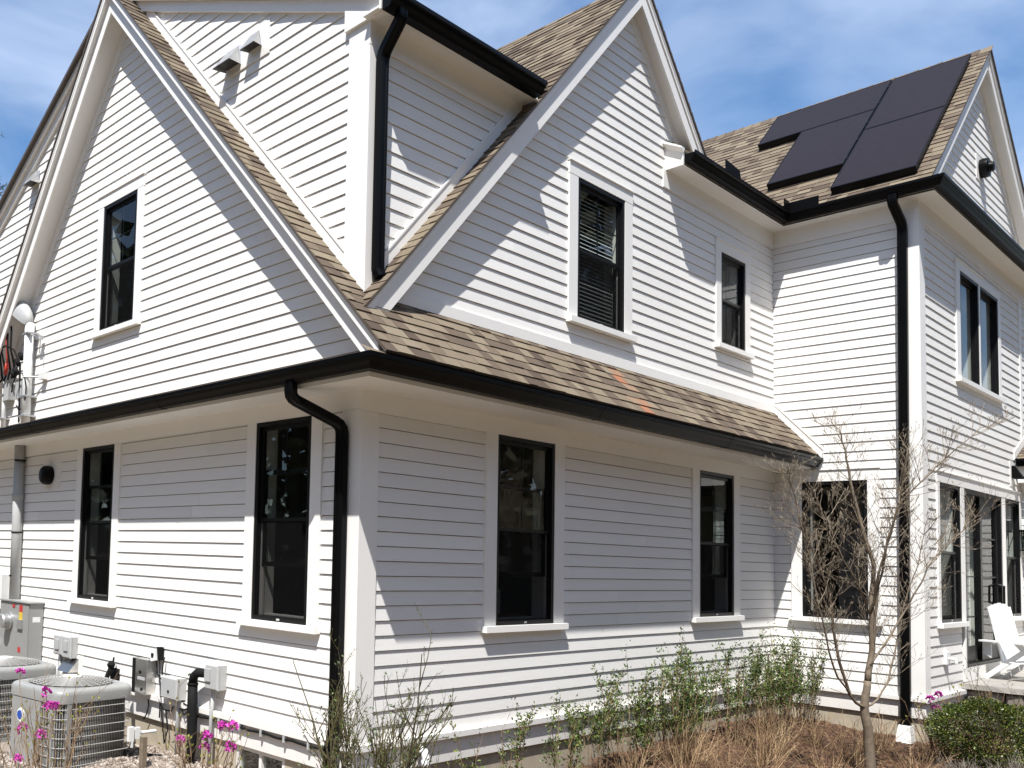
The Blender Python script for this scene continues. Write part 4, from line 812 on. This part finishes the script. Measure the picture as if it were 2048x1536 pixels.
# adirondack chair on the slab, facing right
t = thing('garden_chair', 'white slatted garden armchair on the stone slab by the sliding door', 'chair', (11.32, -2.22, .1)); t.rotation_euler = (0, 0, math.radians(-108))
def ch(name, *q):
    mb = MB()
    for b in q: mb.hexa(b)
    return O(name, mb, 'chair', t)
def plank(p, q, w, th):
    """board from p to q in the xz plane, w wide in y"""
    p, q = V(p), V(q); d = (q - p).normalized(); nn = V((-d.z, 0, d.x)) * th; y = V((0, w / 2, 0))
    return [p - y, q - y, q + y, p + y, p - y + nn, q - y + nn, q + y + nn, p + y + nn]
for i in range(7):
    y = -.225 + i * .075; k = 1 - abs(i - 3) / 3; ch('back_slat', [V((v.x, v.y * 1 + y, v.z)) for v in [V(p) for p in plank((-.16, 0, .22), (-.34, 0, 1.02 + .07 * math.sqrt(max(k, .05))), .058, .018)]])
for i in range(6): ch('seat_slat', [V((x + .1 * i * 0, y, z)) for x, y, z in [(.42 - i * .1, -.27, .36 - i * .022), (.5 - i * .1, -.27, .378 - i * .022), (.5 - i * .1, .27, .378 - i * .022), (.42 - i * .1, .27, .36 - i * .022), (.42 - i * .1, -.27, .38 - i * .022), (.5 - i * .1, -.27, .398 - i * .022), (.5 - i * .1, .27, .398 - i * .022), (.42 - i * .1, .27, .38 - i * .022)]])
for y in (-.27, .27):
    ch('leg', [(.44, y - .012, 0), (.53, y - .012, 0), (.53, y + .012, 0), (.44, y + .012, 0), (-.02, y - .012, .53), (.09, y - .012, .53), (.09, y + .012, .53), (-.02, y + .012, .53)])
    ch('leg', [(-.46, y * .9 - .012, 0), (-.36, y * .9 - .012, 0), (-.36, y * .9 + .012, 0), (-.46, y * .9 + .012, 0), (.16, y * .9 - .012, .53), (.27, y * .9 - .012, .53), (.27, y * .9 + .012, .53), (.16, y * .9 + .012, .53)])
    s = 1 if y > 0 else -1
    ch('armrest', [(-.42, y - .06 + .02 * s, .53), (.55, y - .075 + .03 * s, .53), (.55, y + .075 + .03 * s, .53), (-.42, y + .06 + .02 * s, .53), (-.42, y - .06 + .02 * s, .553), (.55, y - .075 + .03 * s, .553), (.55, y + .075 + .03 * s, .553), (-.42, y + .06 + .02 * s, .553)])
    ch('arm_bracket', [(-.40, y - .012, .36), (-.3, y - .012, .30), (-.3, y + .012, .30), (-.40, y + .012, .36), (-.40, y - .012, .53), (-.3, y - .012, .53), (-.3, y + .012, .53), (-.40, y + .012, .53)])
ch('back_rail', [(-.28, -.30, .5), (-.25, -.30, .5), (-.25, .30, .5), (-.28, .30, .5), (-.29, -.30, .53), (-.26, -.30, .53), (-.26, .30, .53), (-.29, .30, .53)])
ch('back_rail', [(-.35, -.23, .86), (-.325, -.23, .86), (-.325, .23, .86), (-.35, .23, .86), (-.365, -.23, .92), (-.34, -.23, .92), (-.34, .23, .92), (-.365, .23, .92)])

# ------------------------------------------------------------------ plants
def rdir(rng, d, a):
    d = V(d).normalized(); u = d.orthogonal().normalized(); w = d.cross(u); f = rng.uniform(0, 2 * math.pi)
    return (d * math.cos(a) + (u * math.cos(f) + w * math.sin(f)) * math.sin(a)).normalized()
def grow(mb, tips, rng, p, d, L, r, depth, nk=(2, 4), ang=(.35, .9), up=.15, shrink=.6, wob=.12, k=3, tone=.5, nodes=None):
    n = 4; pts = [V(p)]; dd = V(d).normalized()
    for i in range(n):
        dd = (dd + V((rng.gauss(0, wob), rng.gauss(0, wob), rng.gauss(0, wob) + up * .25))).normalized(); pts.append(pts[-1] + dd * L / n)
    mb.tube(pts, [r * (1 - .14 * i) for i in range(n + 1)], k, min(1, max(0, tone + rng.uniform(-.25, .25))), False)
    if nodes is not None: nodes += [(q, dd) for q in pts[1:]]
    tips.append((pts[-1], dd))
    if depth > 0:
        for _ in range(rng.randint(*nk)):
            t = rng.uniform(.25, 1); i = min(n - 1, int(t * n)); q = pts[i].lerp(pts[i + 1], t * n - i)
            grow(mb, tips, rng, q, rdir(rng, dd, rng.uniform(*ang)), L * shrink * rng.uniform(.6, 1.1), max(r * .55, .0011), depth - 1, nk, ang, up, shrink, wob, k, tone, nodes)
def leaf(mb, rng, p, d, s, t, wid=.45):
    d = V(d).normalized(); u = d.orthogonal().normalized(); w = d.cross(u); f = rng.uniform(0, 6.28); u, w = u * math.cos(f) + w * math.sin(f), w * math.cos(f) - u * math.sin(f)
    p = V(p); mb.add([p, p + d * s * .5 + u * s * wid * .5 + w * s * .06, p + d * s, p + d * s * .5 - u * s * wid * .5 + w * s * .06], [(0, 1, 2), (0, 2, 3)], t)
def plant(name, label, cat, loc, group=None): return thing(name, label, cat, loc, group)

# bare young tree in the bed
LM = dict(
 trunk=[(5.71, -1.96, -.62), (5.68, -1.96, -.18), (5.62, -1.94, .16), (5.65, -1.96, .44)],
 A=[(5.62, -1.94, .16), (5.44, -1.87, .29), (5.23, -1.81, .81), (5.1, -1.8, 1.28), (4.94, -1.76, 1.63), (4.72, -1.68, 1.98), (4.63, -1.64, 2.34), (4.56, -1.6, 2.56)],
 B=[(5.65, -1.96, .44), (5.71, -1.99, .76), (5.67, -1.99, 1.13), (5.71, -2.0, 1.65), (5.64, -1.92, 2.07), (5.58, -1.84, 2.55), (5.52, -1.82, 2.87), (5.45, -1.78, 3.1)],
 C=[(5.71, -1.99, .76), (5.64, -2.05, 1.29), (5.62, -2.13, 1.71), (5.63, -2.23, 2.12), (5.66, -2.29, 2.49), (5.62, -2.35, 2.85)],
 D=[(5.67, -1.99, 1.13), (5.53, -2.11, 1.55), (5.46, -2.21, 1.91), (5.42, -2.33, 2.27), (5.44, -2.5, 2.49), (5.56, -2.68, 2.73), (5.75, -2.92, 3.04)],
 E=[(5.67, -1.98, .6), (5.9, -2.1, .92), (6.2, -2.24, 1.35), (6.46, -2.36, 1.76), (6.68, -2.49, 1.98), (6.9, -2.62, 2.21)],
 F=[(5.62, -1.94, .16), (5.88, -2.03, .31), (6.07, -2.09, .7), (6.24, -2.13, 1.18), (6.32, -2.24, 1.67), (6.42, -2.29, 2.11)],
 G=[(5.44, -1.87, .29), (5.1, -1.82, .61), (4.88, -1.8, 1.08), (4.77, -1.75, 1.53), (4.7, -1.72, 1.88)],
 H=[(5.67, -1.99, 1.13), (5.27, -2.02, 1.39), (5.02, -1.96, 1.69), (4.81, -1.88, 1.99), (4.73, -1.84, 2.24)])
RAD = dict(trunk=(.054, .033), A=(.018, .004), B=(.033, .0045), C=(.015, .004), D=(.0135, .004), E=(.012, .0035), F=(.013, .0035), G=(.0105, .0035), H=(.0105, .0035))
t = plant('young_tree', 'bare young tree with grey brown twigs in front of the house corner', 'tree', (5.7, -1.96, -.6)); rt = random.Random(11)
tw = MB(); bud_ = MB()
for k_, pts in LM.items():
    r0, r1 = RAD[k_]; n = len(pts); P_ = [V(p) for p in pts]; sm = []
    for i in range(n - 1):
        for f in range(3):
            q = f / 3; a, b, c, d = P_[max(i - 1, 0)], P_[i], P_[i + 1], P_[min(i + 2, n - 1)]
            sm.append(.5 * ((2 * b) + (c - a) * q + (2 * a - 5 * b + 4 * c - d) * q * q + (3 * b - a - 3 * c + d) * q ** 3) + V((rt.gauss(0, .006), rt.gauss(0, .006), 0)))
    sm.append(P_[-1]); m_ = len(sm)
    bit(t, 'trunk' if k_ == 'trunk' else 'limb', 'bark', lambda mb: mb.tube(sm, [r0 + (r1 - r0) * i / (m_ - 1) for i in range(m_)], 9 if k_ == 'trunk' else 6, .45), True)
    if k_ == 'trunk': continue
    tips = []
    for i in range(3, m_):
        dd = (sm[min(i + 1, m_ - 1)] - sm[i - 1]).normalized()
        for _ in range(3 if i > 4 else 2):
            L_ = rt.uniform(.22, .5) * (1 - .35 * i / m_)
            grow(tw, tips, rt, sm[i], rdir(rt, dd, rt.uniform(.5, 1.15)), L_, .0036, 2, (2, 4), (.35, .85), .5, .55, .1, 3, .55)
    for p, d in tips:
        if rt.random() < .8: tw.tube([p, p + d * .018, p + d * .032], [.0014, .0026, .0008], 4, .8, False)
O('twigs', local(t, tw), 'bark', t, kind='stuff')

# olive twigged shrub by the corner
t = plant('corner_shrub', 'olive stemmed sparse shrub in front of the house corner', 'shrub', (-.78, -.9, -.6)); rt = random.Random(21); tw = MB(); lf = MB()
for i in range(56):
    a = rt.uniform(0, 6.28); q_ = rt.random() ** .6; d = V((math.cos(a) * .5 * q_, math.sin(a) * .5 * q_, 1)); nd = []; tips = []
    grow(tw, tips, rt, (-.78 + .12 * math.cos(a), -.9 + .12 * math.sin(a), -.55), d, rt.uniform(.7, 1.05) * (1.45 if i in (3, 9, 17) else 1), .0095, 3, (2, 4), (.35, .85), .5, .42, .09, 4, .42, nd)
    for p, d in nd:
        if rt.random() < .2: leaf(lf, rt, p, rdir(rt, d, 1), rt.uniform(.014, .030), rt.random() * .8)
O('stems', local(t, tw), 'olive', t, kind='stuff'); O('leaves', local(t, lf), 'leaf', t, kind='stuff')

# leafy green shrubs along the front wall
def green_shrub(x, y, h, n, w, seed, label, dens=1.0):
    t = plant('green_shrub', label, 'shrub', (x, y, gz(x, y)), 'green shrubs along the front wall'); rng = random.Random(seed); st = MB(); lf = MB(); z0 = gz(x, y) - .03
    for i in range(n):
        a = rng.uniform(0, 6.28); rr = w * math.sqrt(rng.random()); p = V((x + rr * math.cos(a) * .5, y + rr * math.sin(a) * .35, z0)); hh = (h - z0) * rng.uniform(.55, 1.0) * (1 - .3 * rr / w); nd = []; tips = []; lush = rng.choice((.35, .8, 1.1, 1.3))
        d = V((math.cos(a) * rr * .7, math.sin(a) * rr * .5 - .02, 1))
        grow(st, tips, rng, p, d, hh, .0052, 1, (3, 6), (.2, .55), .45, .36, .05, 3, .65, nd)
        for q, d in nd:
            if q.z < z0 + .3 * (h - z0) * rng.uniform(.6, 1.4): continue
            for _ in range(max(1, int(9 * dens * lush))):
                if q.y > -.015: continue
                leaf(lf, rng, q + V((rng.gauss(0, .016), rng.gauss(0, .016), rng.gauss(0, .028))), rdir(rng, d, rng.uniform(.4, 1.3)), rng.uniform(.022, .044), min(1, max(0, rng.gauss(.45, .24))))
    O('stems', local(t, st), 'twig', t, kind='stuff'); O('leaves', local(t, lf), 'leaf', t, kind='stuff')
for i, (x, h, n, w, l, dn) in enumerate((
    (1.02, .30, 6, .16, 'thin sparse shrub nearest the white drain pipe', .5), (1.42, .44, 7, .18, 'thin upright shrub second from the drain pipe', .5), (2.1, .46, 9, .22, 'thin leafy shrub under the right side of the corner window', .6),
    (2.95, .56, 12, .30, 'lower left hand shrub of the dense green row', .9), (3.5, .72, 20, .36, 'bushy green shrub left of the narrower front window', 1.1), (4.15, .66, 20, .36, 'bushy green shrub with a dark base in the middle of the row', 1.2), (5.05, .72, 20, .36, 'green shrub with one tall spire left of the narrow front window', 1.1),
    (5.85, .74, 18, .34, 'green shrub below the narrow front window', 1.), (6.6, .95, 20, .36, 'tallest green shrub right of the narrow front window', 1.), (7.3, .86, 20, .36, 'broad green shrub in the inner corner of the walls', 1.), (7.95, .8, 18, .34, 'green shrub under the large side window', 1.))):
    green_shrub(x, -.42 - .1 * (i % 3), h, n, w, 31 + i, l, dn)

# dry clumps in the bed
def dry_clump(x, y, h, n, sp, seed, label, m='grass', cat='dry plant', group='dry brown clumps in the mulch bed', name='dry_clump'):
    t = plant(name, label, cat, (x, y, gz(x, y)), group); rng = random.Random(seed); mb = MB(); z0 = gz(x, y) - .02
    for i in range(n):
        a = rng.uniform(0, 6.28); rr = rng.random() ** .7; p = V((x + .12 * rr * math.cos(a), y + .12 * rr * math.sin(a), z0)); L = h * rng.uniform(.45, 1.0); lean = sp * rr * rng.uniform(.5, 1.3)
        d = V((math.cos(a) * lean, math.sin(a) * lean, 1)).normalized(); tips = []
        grow(mb, tips, rng, p, d, L, .0028, 1, (0, 3), (.3, .9), -.1 * lean, .4, .13, 3, rng.random())
    O('stems', local(t, mb), m, t, kind='stuff')
DC = [(3.1, -.75, .5, 70, .8, 'dry clump at the left end of the mulch bed'), (3.75, -.95, .55, 90, .9, 'dry clump in front of the second bushy shrub'), (4.3, -.8, .62, 100, .8, 'tall dry clump close to the foundation'), (4.55, -1.35, .5, 90, 1.1, 'dry clump at the lower frame edge left of the tree'), (5.2, -1.15, .6, 110, .9, 'dense dry clump left of the tree trunk'), (5.1, -1.75, .42, 90, 1.2, 'low spreading dry clump at the foot of the tree'),
      (5.95, -.95, .62, 100, .8, 'dry clump behind the tree trunk'), (6.4, -1.6, .55, 110, 1.0, 'dry clump right of the tree trunk'), (6.9, -1.05, .55, 90, .9, 'dry clump before the inner corner'), (6.35, -2.2, .4, 100, 1.2, 'low dry clump at the lower edge right of the tree'), (7.5, -1.5, .5, 90, .9, 'dry clump left of the drain boot'), (7.3, -2.15, .45, 90, 1.0, 'dry clump right of the drain boot'), (4.0, -1.25, .45, 80, 1.0, 'short dry clump low in the bed centre')]
for i, d in enumerate(DC): dry_clump(d[0], d[1], d[2] * 1.05, int(d[3] * .62), d[4], 60 + i, d[5])
for i, (x, y, h, l) in enumerate(((6.0, -2.9, .32, 'low grey lavender at the bottom right edge'), (6.6, -3.05, .36, 'grey lavender tuft below the box shrub'), (7.15, -3.25, .34, 'grey lavender tuft at the right hand corner'), (6.3, -2.6, .28, 'small grey lavender left of the box shrub'))):
    dry_clump(x, y, h, 170, .8, 80 + i, l, 'lav', 'lavender', 'grey lavender tufts', 'lavender')
# clipped evergreen at the right
def box_shrub(c, rx, ry, rz, n, seed, label):
    t = plant('box_shrub', label, 'shrub', (c[0], c[1], gz(c[0], c[1]))); rng = random.Random(seed); lf = MB(); st = MB(); c = V(c)
    for i in range(60):
        d = rdir(rng, (0, 0, 1), rng.uniform(0, 1.4)); st.tube([V((c.x, c.y, c.z - rz)), c + V((d.x * rx * .5, d.y * ry * .5, d.z * rz * .2)), c + V((d.x * rx, d.y * ry, d.z * rz)) * .95], [.006, .004, .002], 3, .3, False)
    lumps = [V((rng.gauss(0, 1), rng.gauss(0, 1), rng.gauss(.2, 1))).normalized() for _ in range(16)]
    for i in range(n):
        d = V((rng.gauss(0, 1), rng.gauss(0, 1), rng.gauss(0, 1))).normalized(); b = max(d.dot(l) for l in lumps); q = (.62 + .38 * b ** 5) * rng.uniform(.72, 1.03)
        p = c + V((d.x * rx, d.y * ry, d.z * rz)) * q
        if p.z < gz(p.x, p.y): continue
        leaf(lf, rng, p, (d + V((rng.gauss(0, .6), rng.gauss(0, .6), rng.gauss(.2, .6)))), rng.uniform(.018, .034), min(1, max(0, rng.gauss(.5, .24))), .6)
    O('leaves', local(t, lf), 'box', t, kind='stuff'); O('stems', local(t, st), 'twig', t, kind='stuff')
box_shrub((7.35, -2.62, -.12), .62, .6, .44, 17000, 5, 'dense yellow green box shrub at the right edge')
t = plant('leggy_shrub', 'leggy small leaved shrub rising in front of the white chair', 'shrub', (6.9, -2.95, -.5)); rt = random.Random(51); tw = MB(); lf = MB()
for i in range(9):
    a = rt.uniform(0, 6.28); nd = []; tips = []; grow(tw, tips, rt, (6.9 + .1 * math.cos(a), -2.98 + .1 * math.sin(a), -.5), (.35 * math.cos(a), .35 * math.sin(a) - .05, 1), rt.uniform(.75, 1.25), .005, 2, (3, 5), (.3, .8), .35, .42, .08, 3, .2, nd)
    for p, d in nd:
        if rt.random() < .5: leaf(lf, rt, p, rdir(rt, d, 1), rt.uniform(.015, .028), rt.random() * .5)
O('stems', local(t, tw), 'olive', t, kind='stuff'); O('leaves', local(t, lf), 'leaf', t, kind='stuff')

# pink flowering rhododendrons
def blossom(mb, rng, p, s):
    for k in range(rng.randint(14, 19)):
        q = V(p) + V((rng.gauss(0, 1), rng.gauss(0, 1), rng.gauss(.15, .8))).normalized() * s * .62 * rng.uniform(.5, 1)
        dd = (q - V(p) + V((0, 0, .3 * s))).normalized()
        for j in range(5): leaf(mb, rng, q, rdir(rng, dd, .9), s * rng.uniform(.38, .62), min(1, max(0, rng.gauss(.5, .3))), .8)
def rhodo(x, y, hs, fl, seed, label, n=26, h=.95, spread=.5, z0=-.62):
    t = plant('rhododendron', label, 'flowering shrub', (x, y, z0), 'pink flowering shrubs'); rng = random.Random(seed); tw = MB(); bd = MB(); lf = MB()
    for i in range(n):
        a = rng.uniform(0, 6.28); nd = []; tips = []; lean = spread * math.sqrt(rng.random())
        grow(tw, tips, rng, (x + .12 * math.cos(a), y + .12 * math.sin(a), z0), (lean * math.cos(a), lean * math.sin(a), 1), h * rng.uniform(.55, 1.0), .0062, 2, (2, 3), (.3, .75), .45, .45, .1, 4, .5, nd)
        for p, d in tips:
            r_ = rng.random()
            if r_ < .35:
                for _ in range(4): leaf(bd, rng, p, rdir(rng, d, rng.uniform(.1, .7)), rng.uniform(.018, .034), rng.random(), .5)
            elif r_ < .42: leaf(lf, rng, p, rdir(rng, d, 1.4), rng.uniform(.03, .05), .05, .45)
    for px in fl:
        p = V(px); base = V((x + rng.uniform(-.1, .1), y + rng.uniform(-.1, .1), z0)); m1 = base.lerp(p, .5) + V((rng.uniform(-.05, .05), rng.uniform(-.05, .05), .05))
        tw.tube([base, m1, p + V((rng.uniform(-.02, .02), 0, -.12)), p], [.007, .005, .0035, .003], 4, .5, False)
        mb = MB(); blossom(mb, rng, p, .056); O('blossom', local(t, mb), 'petal', t)
    O('stems', local(t, tw), 'twig', t, kind='stuff'); O('buds', local(t, bd), 'bud', t, kind='stuff'); O('leaves', local(t, lf), 'leaf', t, kind='stuff')
rhodo(-1.9, 1.75, 0, [(-1.92, 2.25, .45), (-1.9, 1.78, .345), (-1.9, 1.72, .23), (-1.88, 1.66, .24), (-1.9, 2.2, -.03), (-1.9, 1.83, -.02), (-1.85, 1.3, -.3), (-1.8, 1.15, -.27), (-1.88, 2.3, -.32)], 71, 'pink flowering shrub in front of the nearer air conditioner', 22, 1.0, .55)
rhodo(-.8, .95, 0, [(-.8, .95, .02), (-.82, .72, .13), (-.8, .6, .155), (-.78, 1.0, -.1), (-.8, .62, -.02), (-.82, 1.3, -.08), (-.85, .95, -.42), (-.8, .85, -.40), (-.8, .6, -.42), (-.82, .78, -.47), (-.8, .72, -.36)], 72, 'pink flowering shrub in front of the cellar window', 16, .85, .42)
rhodo(7.6, -2.1, 0, [(7.55, -2.02, .12), (7.7, -2.06, .16), (7.62, -2.06, .0), (7.66, -2.12, -.12)], 73, 'thin pink flowering shrub in front of the right downspout', 12, .75, .5, -.5)

# pine beyond the left corner, mostly outside the picture
t = plant('pine_tree', 'dark pine whose needled branch tips enter at the left edge', 'tree', (1.3, 16.5, -.6)); rt = random.Random(91); nb_ = MB(); br = MB()
bit(t, 'trunk', 'bark', lambda mb: mb.tube([(1.3, 16.5, -.6), (1.35, 16.5, 7), (1.3, 16.5, 13.5)], [.25, .16, .03], 9, .3), True)
def pine_branch(p, q):
    br.tube([p, V(p).lerp(V(q), .5) + V((0, 0, -.05)), q], [.04, .025, .01], 4, .3, False)
    for i in range(26):
        c = V(p).lerp(V(q), .35 + .65 * rt.random()) + V((rt.gauss(0, .1), rt.gauss(0, .1), rt.gauss(0, .08)))
        for k in range(10):
            d = rdir(rt, (V(q) - V(p)).normalized() + V((0, 0, .5)), rt.uniform(.1, 1.2)); w = d.orthogonal() * .006; nb_.add([c - w, c + w, c + d * rt.uniform(.12, .2)], [(0, 1, 2)], rt.random())
for z in [5 + i * .45 for i in range(18)]:
    for k in range(5):
        a = rt.uniform(0, 6.28); L = (14.2 - z) * .22 + .2; pine_branch((1.3, 16.5, z), (1.3 + L * math.cos(a), 16.5 + L * math.sin(a), z + .25))
for q in ((2.86, 14.95, 11.45), (2.8, 15.0, 11.25), (3.12, 15.35, 10.35), (3.18, 15.3, 10.15), (3.0, 15.4, 10.5), (3.05, 15.35, 9.9)): pine_branch((1.3, 16.5, q[2] - .6), q)
O('needles', local(t, nb_), 'needle', t, kind='stuff'); O('branches', local(t, br), 'bark', t, kind='stuff')

# wood across the garden behind the camera: what the panes reflect, made tall to block low sky and deepen the wall shade
rt = random.Random(99); wd = MB()
for i in range(84):
    a = math.radians(108 + 232 * i / 83 + rt.uniform(-2, 2)); R_ = rt.uniform(25, 36); x, y = R_ * math.cos(a), R_ * math.sin(a); hh = rt.uniform(12, 18)
    wd.tube([(x, y, -.7), (x + rt.uniform(-.4, .4), y, hh * .5), (x, y, hh)], [.3, .18, .04], 5, .2, False)
    for k in range(420):
        z = hh * (.12 + .9 * rt.random()); rr = 3.4 * math.sqrt(max(0, 1 - abs(z / hh - .5) * 1.5)) * rt.random() ** .5; b = rt.uniform(0, 6.28)
        leaf(wd, rt, (x + rr * math.cos(b), y + rr * math.sin(b), z), (rt.gauss(0, 1), rt.gauss(0, 1), rt.gauss(0, .6)), rt.uniform(.5, 1.1), rt.random(), .8)
O('distant_wood', wd, 'wood_far', kind='stuff')
